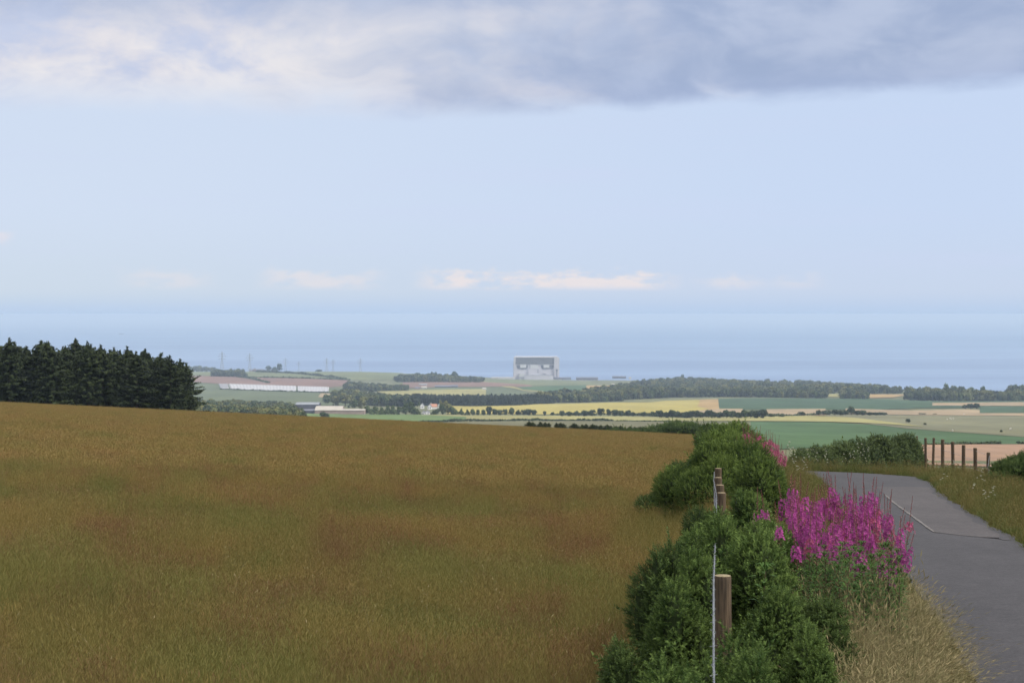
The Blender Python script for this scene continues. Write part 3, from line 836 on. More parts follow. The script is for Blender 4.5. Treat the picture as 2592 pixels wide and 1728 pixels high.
# skyline farmhouse
shed(*z3(885, 268), 165/4.704, 32/4.704, 'long purple-brown farm range on the skyline', M['pinkwall'], M['slate'], 14)
shed(*z3(868, 262), 50/4.704, 42/4.704, 'taller gabled barn of the skyline farm', M['pinkwall'], M['slate'], 14, gable_front=True)
shed(*z3(1086, 270), 56/4.704, 34/4.704, 'white farmhouse on the skyline between dark trees', M['white'], M['slate'], 8, .4, win=True, chimney=True, cat='house', name='farmhouse')
shed(*z3(1010, 270), 60/4.704, 26/4.704, 'slate roofed outbuilding left of the skyline farmhouse', M['pinkwall'], M['slate'], 9)
shed(*z3(428, 280), 30/4.704, 12/4.704, 'tiny white cottage by the skyline copse', M['white'], M['slate'], 7, cat='house', name='cottage')
# farm sheds beyond the meadow
shed(*z3(1490, 775), 270/4.704, 118/4.704, 'big dark barn with a grey roof strip beyond the meadow', M['shed_dark'], M['shed_roof'], 22, .17)
shed(*z3(1310, 742), 110/4.704, 52/4.704, 'small lilac-grey shed left of the big dark barn', M['station_mid'], M['shed_roof'], 12, .4)
shed(*z3(1405, 786), 330/4.704, 52/4.704, 'long low dark lean-to in front of the big barn', M['shed_dark'], M['slate'], 8, .3)
shed(*z3(1745, 792), 320/4.704, 88/4.704, 'wide barn with a pale cream roof', M['pinkwall'], M['cream_roof'], 26, .46)
shed(*z3(2035, 798), 280/4.704, 62/4.704, 'low pink-walled barn right of the cream-roofed barn', M['pinkwall'], M['cream_roof'], 16, .16)
shed(*z3(1150, 750), 50/4.704, 22/4.704, 'little white shed among the leafy wood', M['white'], M['shed_roof'], 6, .4)
# cottages
for zx, zb, zt, w, lab in [(790,482,438,34,'white gabled cottage at the left of the cottage group'),(880,492,450,34,'white gable of the pantiled cottage'),
        (993,470,440,24,'small white cottage peeping between pale trees'),(803,558,528,28,'white wall of the lower left cottage'),(848,556,526,46,'lower white cottage beside the dark trees')]:
    shed(*z4(zx, zb+6), w/4.704*1.25, (zb+6-zt)/4.704*1.2, lab, M['limewash'], M['slate'], 9, .42, gable_front=True, win=True, cat='house', name='cottage')
shed(*z4(925, 492), 84/4.704, 56/4.704, 'cottage with an orange pantiled roof', M['limewash'], M['pantile'], 8, .55, chimney=True, cat='house', name='cottage')

# white crop covers
def crop_cover(top, bot, label):
    top = np.array(top, float); bot = np.array(bot, float)
    nx, ny = 90, 14; V, Q = [], []
    x0t, x1t, x0b, x1b = top[0,0], top[-1,0], bot[0,0], bot[-1,0]
    for i in range(nx+1):
        k = i/nx
        xt = x0t+(x1t-x0t)*k; xb = x0b+(x1b-x0b)*k
        a = ground_at(xt, np.interp(xt, top[:,0], top[:,1])); b = ground_at(xb, np.interp(xb, bot[:,0], bot[:,1]))
        for j in range(ny+1):
            w = j/ny; x = a[0]*(1-w)+b[0]*w; y = a[1]*(1-w)+b[1]*w
            edge = 0 if i in (0, nx) or j in (0, ny) else 1
            V.append((x, y, float(gz(x, y))+.55+edge*(1.2+.9*abs(math.sin(i*.7)))))
    for i in range(nx):
        for j in range(ny):
            p = i*(ny+1)+j; Q.append((p, p+1, p+ny+2, p+ny+1))
    g = Geo(); g.add(V, Q)
    tag(build('crop_cover', g, M['fleece'], smooth=True), label, 'crop cover', 'white crop covers on the green hillside')
crop_cover([(553.5,972.3),(576,973)], [(559.5,985),(580,985.5)], 'short white crop cover at the left end of the strip')
crop_cover([(578.5,973),(648,975),(750,978.4)], [(584,985.2),(650,987.5),(749,991.5)], 'longest white crop cover in the middle of the strip')
crop_cover([(753,978.6),(833,981)], [(753,991.7),(831,994)], 'white crop cover at the right end of the strip')

# pylons
def pylon_geo():
    g = Geo(); H = 1.0
    def leg(z): return .075*(1-z/.62)+.022 if z < .62 else .022-.012*(z-.62)/.38
    zs = [0, .14, .27, .39, .5, .6, .68, .76, .84, .92, 1.0]
    r = .0055
    for sx in (-1, 1):
        for sy in (-1, 1):
            g.tube([(sx*leg(z), sy*leg(z), z) for z in zs], r, 4)
    for a, b in zip(zs[:-1], zs[1:]):
        for s in (-1, 1):
            g.tube([(-leg(a), s*leg(a), a), (leg(b), s*leg(b), b)], r*.6, 3); g.tube([(leg(a), s*leg(a), a), (-leg(b), s*leg(b), b)], r*.6, 3)
            g.tube([(s*leg(a), -leg(a), a), (s*leg(b), leg(b), b)], r*.6, 3)
    return g
def arm_geo(z, w):
    g = Geo()
    for s in (-1, 1):
        g.tube([(0, 0, z), (s*w, 0, z+.012)], .006, 4); g.tube([(0, 0, z+.045), (s*w, 0, z+.012)], .005, 4)
        g.tube([(s*w, 0, z+.012), (s*w, 0, z-.035)], .005, 4)
    return g
pyl = empty('pylon', (0, 0, 0))
build('tower', pylon_geo(), M['steel'], pyl)
for z, w in ((.64, .15), (.76, .19), (.88, .13)): build('cross_arm', arm_geo(z, w), M['steel'], pyl)
for k, (px, pt, d, rz) in enumerate([(562,889,5000,.4),(632,894,4900,.3),(722.5,906,4850,.2),(756,915,4900,.1),(826.7,906,4800,.5),(843,910,4900,.2),(912,906,4750,.25)]):
    x = (px*PD-CX)/F*d; zt = zpix(pt*PD, d); zb = float(gz(x, d))-1
    o = pyl if k == 0 else copy_tree(pyl, (0, 0, 0))
    o.location = (x, d, zb); o.rotation_euler = (0, 0, rz); o.scale = (zt-zb,)*3
    tag(o, ['tallest grey pylon above the skyline copse','grey pylon left of the skyline farm','faint grey pylon just right of the white farmhouse','short grey pylon standing alone right of the farmhouse',
            'left pylon of the close pair above the green rise','right pylon of the close pair above the green rise','grey pylon at the right end of the line'][k], 'pylon', 'pylons on the coastal skyline')

# ship
def ship():
    d = 15500.; x = (279-CX)/F*d
    g = Geo(); g.add([(-22,-4,0),(20,-4,0),(28,0,4.5),(20,4,0),(-22,4,0),(-23,-5,4),(20,-5,4),(20,5,4),(-23,5,4)],
                     [(0,1,6,5),(4,8,7,3),(0,5,8,4),(5,6,7,8),(1,2,6,6),(3,7,2,2),(6,2,7,7)][:4])
    g.add([(20,-4,0),(28,0,4.5),(20,-5,4),(20,4,0),(20,5,4)], [(0,1,2),(1,3,4),(2,1,4)])
    e = empty('ship', (x, d, -.2), .3)
    build('hull', g, M['hull'], e)
    g = Geo(); g.box(-18, -9, -3.5, 3.5, 4, 11); build('wheelhouse', g, M['hull'], e)
    g = Geo(); g.tube([(4, 0, 4), (4, 0, 15)], [.6, .4], 6); build('mast', g, M['hull'], e)
    tag(e, 'tiny dark ship far out on the sea', 'ship')
ship()

# sheep on the pasture
def sheep_proto():
    bm_v = [(0,0,.62),(.32,0,.66),(-.34,0,.64),(.5,0,.78),(.66,0,.74),(.28,.11,.38),(.28,.11,.02),(.28,-.11,.38),(.28,-.11,.02),(-.34,.11,.38),(-.37,.11,.2),(-.34,.11,.02),(-.34,-.11,.38),(-.37,-.11,.2),(-.34,-.11,.02)]
    ed = [(0,1),(0,2),(1,3),(3,4),(1,5),(5,6),(1,7),(7,8),(2,9),(9,10),(10,11),(2,12),(12,13),(13,14)]
    me = bpy.data.meshes.new('sheep'); me.from_pydata(bm_v, ed, []); me.materials.append(M['wool'])
    o = bpy.data.objects.new('sheep', me); COL.objects.link(o)
    sk = o.modifiers.new('skin', 'SKIN')
    rad = [.27,.25,.26,.13,.08,.07,.04,.07,.04,.09,.05,.04,.09,.05,.04]
    for v, r in zip(me.skin_vertices[0].data, rad): v.radius = (r, r)
    me.skin_vertices[0].data[0].use_root = True
    o.modifiers.new('smooth', 'SUBSURF').levels = 1
    return o
sh = sheep_proto()
for k, (zx, zy) in enumerate([(1716,446),(1728,452),(1745,448),(1690,455),(1835,408),(2235,540),(1740,553)]):
    px, py = z6(zx, zy); x, y = ground_at(px, py)
    o = sh if k == 0 else sh.copy()
    if k: COL.objects.link(o)
    o.location = (x, y, float(gz(x, y))+.35); o.rotation_euler = (0, 0, k*1.3)
    tag(o, 'white sheep grazing as a pale speck on the far pasture', 'sheep', 'sheep on the far pasture')

# ------------------------------------------------------------------ conifers beside the meadow
def spruce_geo(seed, lean=0.):
    """unit height 1; whorled boughs with hanging sprays"""
    r = np.random.default_rng(seed); g = Geo()
    P, Nn, T = [], [], []
    nw = 26
    for w in range(nw):
        z = .03+.95*(w/nw)**.95
        R = (.27*(1-z)**.62+.016)*r.uniform(.78, 1.18)
        nb = int(r.integers(6, 9))
        a0 = r.uniform(0, 6.28)
        for b in range(nb):
            a = a0+b*6.283/nb+r.normal(0, .2); L = R*r.uniform(.6, 1.25)
            if z > .88: L *= .8
            up = r.uniform(.0, .5) if z > .55 else r.uniform(-.25, .3)
            m = max(3, int(15*L/.2))
            s = np.linspace(.25, 1.0, m)
            bx = np.cos(a)*L*s; by = np.sin(a)*L*s; bz = z+L*(up*s-.25*s*s+.28*s**3)
            for q in range(m):
                for _ in range(3):
                    P.append((bx[q]+r.normal(0, .010), by[q]+r.normal(0, .010), bz[q]-abs(r.normal(0, .009))))
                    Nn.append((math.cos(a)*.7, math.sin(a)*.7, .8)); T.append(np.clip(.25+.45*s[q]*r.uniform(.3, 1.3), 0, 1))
    # leader
    for z in np.linspace(.93, 1.02, 9):
        for _ in range(3): P.append((r.normal(0, .006), r.normal(0, .006), z)); Nn.append((r.normal(), r.normal(), .3)); T.append(.6)
    P = np.array(P); Nn = np.array(Nn); T = np.array(T)
    P[:, 0] += lean*P[:, 2]**2
    V, Q = leaf_cards(P, Nn, .020, r, 2.6)
    g.add(V, Q, 0, np.repeat(T, 4))
    return g
SPR = []
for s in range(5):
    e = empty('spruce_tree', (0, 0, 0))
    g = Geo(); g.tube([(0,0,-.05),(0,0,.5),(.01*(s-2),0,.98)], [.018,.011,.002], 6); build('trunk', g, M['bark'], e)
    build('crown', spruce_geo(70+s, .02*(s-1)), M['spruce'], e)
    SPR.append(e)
SPK = [0]
def spruce(x, y, h, wide, label, group, cat='conifer'):
    k = SPK[0]; SPK[0] += 1
    loc = (x, y, float(gz(x, y))-.2); rz = (k*2.39) % 6.28; wide *= .86+.36*((k*.618) % 1)
    if k < 5:
        o = SPR[k]; o.location = loc; o.rotation_euler = (0, 0, rz); o.scale = (h*wide, h*wide, h)
    else:
        o = copy_tree(SPR[(k*3+k//5) % 5], loc, rz, (h*wide, h*wide, h))
    return tag(o, label, cat, group)
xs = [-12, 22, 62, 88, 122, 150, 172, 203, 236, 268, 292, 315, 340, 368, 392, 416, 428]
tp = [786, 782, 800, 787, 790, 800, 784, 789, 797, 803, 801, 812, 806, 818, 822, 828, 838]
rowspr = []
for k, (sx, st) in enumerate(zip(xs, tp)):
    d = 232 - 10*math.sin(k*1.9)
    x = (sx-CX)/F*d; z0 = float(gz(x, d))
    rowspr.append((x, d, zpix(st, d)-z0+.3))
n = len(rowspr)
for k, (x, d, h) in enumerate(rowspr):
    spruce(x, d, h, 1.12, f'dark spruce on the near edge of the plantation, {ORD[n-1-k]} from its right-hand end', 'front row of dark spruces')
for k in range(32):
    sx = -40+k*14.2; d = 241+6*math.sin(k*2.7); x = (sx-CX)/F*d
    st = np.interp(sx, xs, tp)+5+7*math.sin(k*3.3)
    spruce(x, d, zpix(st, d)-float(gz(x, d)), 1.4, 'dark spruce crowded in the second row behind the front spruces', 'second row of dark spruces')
# little conifers peeping over the brow near the hedge
rs = np.random.default_rng(33)
for k in range(26):
    px = 1340+k*13.2+rs.uniform(-6, 6); pt = np.interp(px, [1340, 1420, 1500, 1670], [1097, 1088, 1082, 1079])+rs.uniform(-4, 6)
    d = 225+8*math.sin(k*2.); x = (px*PD-CX)/F*d
    spruce(x, d, max(1.6, zpix(pt*PD, d)-float(gz(x, d))), rs.uniform(1.5, 3.0), f'small conifer showing over the meadow brow, {ORD[25-k]} out from the green hedge', 'small conifers beyond the brow')

# ------------------------------------------------------------------ gorse and hedge shrubs
def shoots(P, Dr, L, r, spikes=11, sw=.05, sl=.34):
    """spiny shoots: short stems carrying whorled needle leaves"""
    n = len(P); m = spikes
    k = np.arange(m)/m
    Dr = Dr/np.linalg.norm(Dr, axis=1)[:, None]
    ref = r.normal(0, 1, (n, 3)); A = np.cross(Dr, ref); A /= np.linalg.norm(A, axis=1)[:, None]; B = np.cross(Dr, A)
    Ls = L*r.uniform(.6, 1.3, n)*np.where(r.uniform(0, 1, n) < .03, r.uniform(1.5, 2.4, n), 1.)
    base = P[:, None]+Dr[:, None]*(k[None, :, None]*Ls[:, None, None])
    th = (np.arange(m)*2.4)[None]+r.uniform(0, 6.28, (n, 1))
    rad = np.cos(th)[..., None]*A[:, None]+np.sin(th)[..., None]*B[:, None]
    w = (1.0-.55*k)[None, :, None]
    tip = base+(rad*(.85)+Dr[:, None]*(.75))*(Ls[:, None, None]*sl*w)
    side = np.cross(rad, Dr[:, None])*(Ls[:, None, None]*sw)
    V = np.stack([base-side, base+side, tip], 2).reshape(-1, 3)
    T = np.clip(.0+.75*k[None]**1.5+r.normal(.05, .2, (n, 1)), 0, 1)  # tips paler as new growth, bases deepened in colour as inner shade
    T = np.repeat(np.broadcast_to(T, (n, m)).reshape(-1), 3)
    return V, np.arange(n*m*3).reshape(-1, 3), T

def bush(cx, cy, rx, ry, ztop, zbase, L, count, m, label, seed, lumps=17, core=(.58, .40, .34), name='gorse_bush', cat='bush', group=None, sw=.062, sl=.37, spikes=14, upbias=.5, ragged=.16):
    r = np.random.default_rng(seed)
    H = ztop-zbase
    el = [(0, 0, core[2]*H, rx*core[0], ry*core[0], core[1]*H)]
    for k in range(lumps):
        a = r.uniform(0, 6.28); q = r.uniform(.15, .9)
        s = r.uniform(.20, .38)
        zc = H*(.70*(1-q*q*.75)+r.uniform(-.08, .12))
        el.append((rx*q*math.cos(a), ry*q*math.sin(a), zc, rx*s, ry*s, H*s*.62))
    g = Geo()
    # solid inner core for old twigs, coloured dark for the shaded gaps
    for (x, y, z, a, b, c) in el:
        nu, nv = 10, 6; V, Q = [], []
        for i in range(nv+1):
            ph = math.pi*i/nv
            for j in range(nu):
                t = 2*math.pi*j/nu; kk = .80*(1+.1*math.sin(3*t+seed)*math.sin(2*ph))
                V.append((x+a*kk*math.sin(ph)*math.cos(t), y+b*kk*math.sin(ph)*math.sin(t), z+c*kk*math.cos(ph)))
        for i in range(nv):
            for j in range(nu): Q.append((i*nu+j, (i+1)*nu+j, (i+1)*nu+(j+1) % nu, i*nu+(j+1) % nu))
        g.add(V, Q, 1)
    E = np.array(el)
    area = (E[:, 3]*E[:, 4]+E[:, 3]*E[:, 5]+E[:, 4]*E[:, 5]); nn = (count*area/area.sum()*1.6).astype(int)
    for (x, y, z, a, b, c), n in zip(el, nn):
        d = r.normal(0, 1, (n, 3)); d /= np.linalg.norm(d, axis=1)[:, None]
        P = np.array([x, y, z])+d*np.array([a, b, c])*r.uniform(.80, 1.0+ragged, n)[:, None]
        Nn = d/np.array([a, b, c]); Nn /= np.linalg.norm(Nn, axis=1)[:, None]
        ins = np.zeros(n, bool)
        for e in el:
            q = ((P-np.array(e[:3]))/np.array(e[3:])); ins |= (q*q).sum(1) < .62
        ok = ~ins & (P[:, 2] > -.15)
        P, Nn = P[ok], Nn[ok]
        if not len(P): continue
        Dr = Nn*.75+np.array([0, 0, upbias])+r.normal(0, .35, P.shape)
        V, Tr, T = shoots(P, Dr, L, r, spikes, sw, sl)
        g.add(V, Tr, 0, T)
    o = build(name, g, [m, M['twig_shade']], loc=(cx, cy, zbase))
    o['seed'] = seed
    return tag(o, label, cat, group)

def pbush(Dx, Dt, d, hw, depth, L, count, m, label, seed, drop=0., **kw):
    x = (Dx-CX)/F*d; rx = hw*1.12/F*d
    zb = float(gz(x, d))-.05-drop
    return bush(x, d, rx, depth, zpix(Dt, d), zb, L, count, m, label, seed, **kw)
GG = 'gorse bushes along the near fence'
pbush(1540,1495,7.3,105,.45,.05,6500,M['gorse'],'low gorse bush at the bottom edge left of the fence wire',101,group=GG)
pbush(1695,1432,8.1,118,.55,.05,7500,M['gorse'],'bushy gorse at the bottom edge across the fence wire',102,group=GG)
pbush(1862,1440,8.3,90,.45,.05,6500,M['gorse'],'pale-tipped gorse bush at the bottom edge beside the dry verge grass',103,group=GG)
pbush(1562,1335,10.3,92,.55,.055,7500,M['gorse'],'rounded gorse bush left of the nearest fence post',104,group=GG)
pbush(1438,1455,10.2,62,.45,.055,4500,M['gorse_dark'],'dark sprawling gorse at the meadow edge, lowest on the left',105,group=GG)
pbush(1770,1348,9.95,110,.30,.052,6500,M['gorse'],'gorse bush pressed against the nearest post on its road side',106,group=GG)
pbush(1530,1252,13.0,75,.6,.06,5500,M['gorse_dark'],'dull gorse bush on the meadow side behind the rounded one',107,group=GG)
pbush(1608,1256,12.4,62,.5,.06,4500,M['gorse'],'small gorse mound just beyond the nearest post, left of the wire',108,group=GG)
pbush(1738,1222,12.6,104,.6,.06,7500,M['gorse'],'tall bright gorse mound just beyond the nearest post, right of the wire',109,group=GG)
pbush(1850,1300,11.6,80,.5,.06,5500,M['gorse_dark'],'dark gorse in the hollow below the magenta flowers',110,group=GG)
pbush(1655,1180,13.7,74,.5,.06,5500,M['gorse'],'gorse mound hiding a post between the nearest post and the far four',125,group=GG)
pbush(1640,1178,16.0,75,.8,.065,5500,M['gorse'],'gorse mound under the row of four fence posts',111,group=GG)
pbush(1760,1172,16.2,98,.8,.065,6500,M['gorse'],'grey-green gorse mound left of the magenta flower clump',112,group=GG)
pbush(1590,1205,17.5,60,.8,.07,4500,M['gorse'],'low gorse at the meadow edge below the big dark bush',113,group=GG)
pbush(1622,1158,22.5,56,.8,.07,4500,M['gorse_dark'],'low gorse linking the near mounds to the largest bush',128,group=GG)
pbush(1720,1116,20.8,66,.8,.07,5000,M['gorse'],'gorse bush right of the four fence posts',114,group=GG)
pbush(1668,1006,33,118,1.7,.11,17000,M['gorse_far'],'largest dark green gorse bush with a domed top behind the four posts',115,group=GG,lumps=24)
pbush(1588,1055,36.0,62,1.2,.11,7500,M['gorse_dark'],'dark left flank bush leaning against the largest gorse',116,group=GG)
pbush(1512,1126,38.0,62,.9,.10,4500,M['gorse_dark'],'low dark bush creeping out into the brown meadow',117,group=GG)
pbush(1752,1042,28.5,54,1.0,.09,4500,M['gorse_far'],'bright green bush on the road side of the largest gorse',118,group=GG)
pbush(1660,972,42,72,2.0,.13,6500,M['gorse_far'],'fresh green hedge bush rising behind the largest gorse',119,group=GG)
pbush(1636,970,95,45,2.5,.2,5000,M['gorse_dark'],'dark hedge bush farther along the meadow edge',120,group=GG)
pbush(1560,969,214,62,5.0,.4,4500,M['gorse_dark'],'farthest low hedge bush on the brow of the meadow',121,group=GG)
pbush(1690,966,56,56,2.5,.16,5000,M['gorse_far'],'green hedge bush beside the far pink flowers',122,group=GG)
pbush(1500,985,216,55,5.0,.4,2500,M['gorse_dark'],'last thin hedge bush fading into the meadow brow',123,group=GG)
pbush(1445,990,215,62,5.0,.4,2200,M['gorse_dark'],'low scrub showing over the meadow brow left of the last hedge bush',126,group=GG,core=(.86,.56,.42))
pbush(1365,996,214,52,5.0,.4,1800,M['gorse_dark'],'lowest thin scrub over the meadow brow below the olive pasture',127,group=GG,core=(.86,.56,.42))
pbush(2342,1032,47,80,1.2,.11,10500,M['gorse_dark'],'big dark gorse bush at the right edge beside the post fence',124)
HG = 'shrubs of the hedge beyond the lane'
for k, (Dx, Dt, d, hw, lab) in enumerate([(1842,1030,70,40,'lowest left shrub of the hedge beyond the lane'),(1884,1019,73,50,'second shrub of the far hedge from its low left end'),
        (1930,1010,76,56,'third shrub of the far hedge from its low left end'),(1975,1003,79,56,'middle shrub of the far hedge beyond the lane'),(2018,997,82,56,'shrub next but one to the square end of the far hedge'),
        (2052,990,84,46,'shrub leaning on the square end of the far hedge'),(2084,984,86,36,'tallest square-topped shrub ending the far hedge at the fence'),(2100,1000,87,24,'small shrub at the foot of the square hedge end beside the fence')]):
    pbush(Dx, Dt+(4 if k < 5 else 12), d, hw, 1.3, .14, 8500, M['hedge'], lab, 140+k, drop=.9, ragged=.05, core=(.86, .56, .42), group=HG, name='hedge_shrub', cat='shrub', sw=.13, sl=.55, spikes=7, lumps=20)

# ------------------------------------------------------------------ rosebay willowherb
def willowherb(seed, H=1.6, flowers=True, old=False):
    r = np.random.default_rng(seed); e = empty('willowherb', (0, 0, 0))
    lean = r.uniform(-.09, .09, 2)
    def at(z): k = z/H; return np.array([lean[0]*k*k*H, lean[1]*k*k*H, z])
    g = Geo(); g.tube([at(z) for z in np.linspace(-.1, H, 7)], np.linspace(.006, .0018, 7), 5); build('stem', g, M['stem_red'], e)
    top = .70*H if flowers else H
    V, Q, T = [], [], []
    nl = 62
    for k in range(nl):
        z = .10*H+(top-.10*H)*k/nl; a = k*2.4+r.normal(0, .3); L = r.uniform(.10, .15)*(1-.35*k/nl); w = .011
        dr = np.array([math.cos(a), math.sin(a), 0]); sd = np.array([-math.sin(a), math.cos(a), 0])*w
        p = at(z); up = r.uniform(.25, .7); i = len(V)
        m1 = p+dr*L*.5+np.array([0, 0, L*up*.5]); t1 = p+dr*L+np.array([0, 0, L*(up-.35)])
        V += [p, m1-sd, t1, m1+sd]; Q.append((i, i+1, i+2, i+3)); T += [r.uniform(.1, .9)]*4
    if not flowers:
        for k in range(12):
            a = k*2.4; dr = np.array([math.cos(a), math.sin(a), 0]); sd = np.array([-math.sin(a), math.cos(a), 0])*.005
            p = at(H); i = len(V); V += [p, p+dr*.03+np.array([0,0,.04])-sd, p+dr*.065+np.array([0,0,.03]), p+dr*.03+np.array([0,0,.04])+sd]; Q.append((i,i+1,i+2,i+3)); T += [.6]*4
    g = Geo(); g.add(V, Q, 0, T); build('leaves', g, M['wleaf'], e)
    if flowers:
        V, Q, T = [], [], []
        f0 = H*r.uniform(.64, .77); f1 = f0+H*r.uniform(.06, .18); nf = int(62*(f1-f0)/.4)
        for k in range(nf):
            z = f0+(f1-f0)*k/nf; a = k*2.4+r.normal(0, .4); L = (.056-.024*k/nf)*r.uniform(.8, 1.2)
            dr = np.array([math.cos(a), math.sin(a), .25]); c = at(z)+dr*L
            s1 = np.array([-math.sin(a), math.cos(a), 0]); s2 = np.cross(dr/np.linalg.norm(dr), s1); R = (.0205-.006*k/nf)
            tt = r.uniform(.1, 1.)
            for q in range(4):
                th = q*1.5708+.6; v = s1*math.cos(th)+s2*math.sin(th); w = s1*-math.sin(th)+s2*math.cos(th)
                i = len(V); fw = dr*R*.5
                V += [c, c+v*R*.8-w*R*.55+fw*.6, c+v*R*1.35+fw, c+v*R*.8+w*R*.55+fw*.6]; Q.append((i, i+1, i+2, i+3)); T += [tt]*4
        g = Geo(); g.add(V, Q, 0, T); build('blossoms', g, M['petal_old' if old else 'petal'], e)
        V, Q, T = [], [], []
        for k in range(30):
            z = f1+(H-f1)*k/30; a = k*2.4; L = .030*(1-k/34); p = at(z)
            dr = np.array([math.cos(a), math.sin(a), .3+k/18.]); sd = np.array([-math.sin(a), math.cos(a), 0])*.0042
            i = len(V); V += [p, p+dr*L*.6-sd, p+dr*L, p+dr*L*.6+sd]; Q.append((i, i+1, i+2, i+3)); T += [r.uniform(0, 1)]*4
        g = Geo(); g.add(V, Q, 0, T); build('buds', g, M['bud'], e)
        V, Q, T = [], [], []
        for k in range(16):      # seed pods under the open flowers
            z = f0-.10+.10*k/16; a = k*2.4; p = at(z); dr = np.array([math.cos(a), math.sin(a), .5]); sd = np.array([-math.sin(a), math.cos(a), 0])*.003
            i = len(V); V += [p, p+dr*.03-sd, p+dr*.06, p+dr*.03+sd]; Q.append((i, i+1, i+2, i+3)); T += [r.uniform(0, 1)]*4
        g = Geo(); g.add(V, Q, 0, T); build('seed_pods', g, M['bud'], e)
    return e
WP = [willowherb(200+k) for k in range(11)]; WO = [willowherb(220+k, old=True) for k in range(4)]
wu = set()
def put_willow(kinds, Dx, Dt, d, label, group, tilt=0.):
    x = (Dx-CX)/F*d; zb = float(gz(x, d))-.02; h = zpix(Dt, d)-zb
    src = random.choice(kinds); s = h/1.6; sx = min(1.15, max(.75, s))
    if src.name not in wu:
        wu.add(src.name); o = src; o.location = (x, d, zb); o.rotation_euler = (0, 0, random.uniform(0, 6)); o.scale = (sx, sx, s)
    else: o = copy_tree(src, (x, d, zb), random.uniform(0, 6), (sx, sx, s))
    o.rotation_euler = (random.gauss(.03, .06), tilt+random.gauss(0, .07), random.uniform(0, 6))
    return tag(o, label, 'wildflower', group)
# the near clump leaning over the lane: outline of flower tips, back to front
NG = 'magenta willowherb in the near roadside clump'
def near_clump():
    r = np.random.default_rng(11)
    lo = np.array([(1810,1115),(1840,1085),(1880,1078),(1930,1074),(1990,1078),(2045,1090),(2075,1130),(2085,1180)])
    for k in range(94):
        dx = 1812+260*r.uniform(0, 1)**.8; f = r.uniform(0, 1)
        t0 = np.interp(dx, lo[:,0], lo[:,1])
        lim = np.interp(dx, [1812, 1860, 1950, 2072], [1150, 1190, 1215, 1222])
        dt = t0+(lim-t0)*f**1.15
        d = 18.4-3.9*f+r.normal(0, .3)
        put_willow(WP if k % 6 else WO, dx-14*(dx-1900)/150-6, dt, d, 'magenta willowherb spike in the thick near clump beside the asphalt', NG, .09*(dx-1920)/150)
    for dx, dt, d, lab in [(2072,1185,14.9,'willowherb stem leaning out farthest over the asphalt'),(2086,1262,14.2,'low willowherb flower drooping over the road edge'),(1738,1118,17.0,'lone willowherb among gorse, farthest left of the near clump'),
                           (1780,1120,17.2,'second lone willowherb left of the near clump'),(1812,1085,17.8,'willowherb stem at the left shoulder of the near clump'),
                           (1868,1165,14.5,'short willowherb at the clump\'s lower left front'),(1850,1195,14.0,'shortest willowherb with pale pods at the lower left front'),
                           (1980,1205,13.7,'single willowherb spike hanging lowest in the middle of the clump'),(2050,1215,13.9,'reddish willowherb at the lower right front of the clump')]:
        put_willow(WP, dx, dt, d, lab, NG)
near_clump()
FG = 'pink willowherb along the far hedge'
r_ = np.random.default_rng(12)
for k in range(60):
    dx = r_.uniform(1698, 1806); t0 = np.interp(dx, [1698, 1715, 1750, 1780, 1806], [968, 965, 972, 988, 1020])
    f = r_.uniform(0, 1); dt = t0+f*(30 if dx < 1760 else 26); d = 49-11*f-(dx-1700)*.03
    put_willow(WO, dx, dt, d, 'reddish pink willowherb spike on the far bank beside the hedge', FG)
# leafy plants without flowers under the clump
LP = [willowherb(240+k, 1.0, False) for k in range(3)]
LU = [0]
def leafy_plant(Dx, Dt, d, label, group=None):
    k = LU[0]; LU[0] += 1
    x = (Dx-CX)/F*d; zb = float(gz(x, d))-.02; s = zpix(Dt, d)-zb
    o = LP[k] if k < 3 else copy_tree(LP[k % 3], (0, 0, 0))
    o.name = 'leafy_plant'
    o.location = (x, d, zb); o.rotation_euler = (0, 0, k*1.7); o.scale = (max(.7, s), max(.7, s), s)
    tag(o, label, 'plant', group)
leafy_plant(1738, 1305, 10.25, 'pale green leafy rosette sprouting beside the nearest post')
leafy_plant(1938, 1275, 12.6, 'leafy plant with a reddish tip below the near clump')
r_ = np.random.default_rng(13)
for k in range(80):
    leafy_plant(r_.uniform(1850, 2068), r_.uniform(1250, 1360), r_.uniform(12.9, 15.2), 'dark leafy flowerless willowherb under the magenta spikes', 'flowerless willowherb under the clump')

# ------------------------------------------------------------------ cow parsley
def umbel_proto(seed):
    r = np.random.default_rng(seed); e = empty('cow_parsley', (0, 0, 0))
    g = Geo(); g.tube([(0,0,-.1),(.02,0,.5),(.03,.02,.95)], [.005,.004,.003], 5)
    heads = [(.03, .02, 1.0, .075)]+[(.03+r.uniform(-.2, .2), r.uniform(-.2, .2), r.uniform(.75, .95), .055) for _ in range(3)]
    for (x, y, z, R) in heads[1:]: g.tube([(.02,0,.55),(x, y, z-.05)], [.003,.002], 4)
    for (x, y, z, R) in heads:
        for k in range(9): g.tube([(x, y, z-.05), (x+R*math.cos(k*.7), y+R*math.sin(k*.7), z)], .0015, 3)
    build('stem', g, M['umbel_stem'], e)
    P = []
    for (x, y, z, R) in heads:
        a = r.uniform(0, 6.28, 46); q = np.sqrt(r.uniform(0, 1, 46))*R
        P.append(np.column_stack([x+q*np.cos(a), y+q*np.sin(a), z+.012-q*q*2+r.normal(0, .004, 46)]))
    P = np.vstack(P); V, Q = leaf_cards(P, np.tile([0, 0, 1.], (len(P), 1)), .02, r, 1.1)
    g = Geo(); g.add(V, Q); build('umbel', g, M['umbel'], e)
    return e
UP = [umbel_proto(300+k) for k in range(3)]
UK = [0]
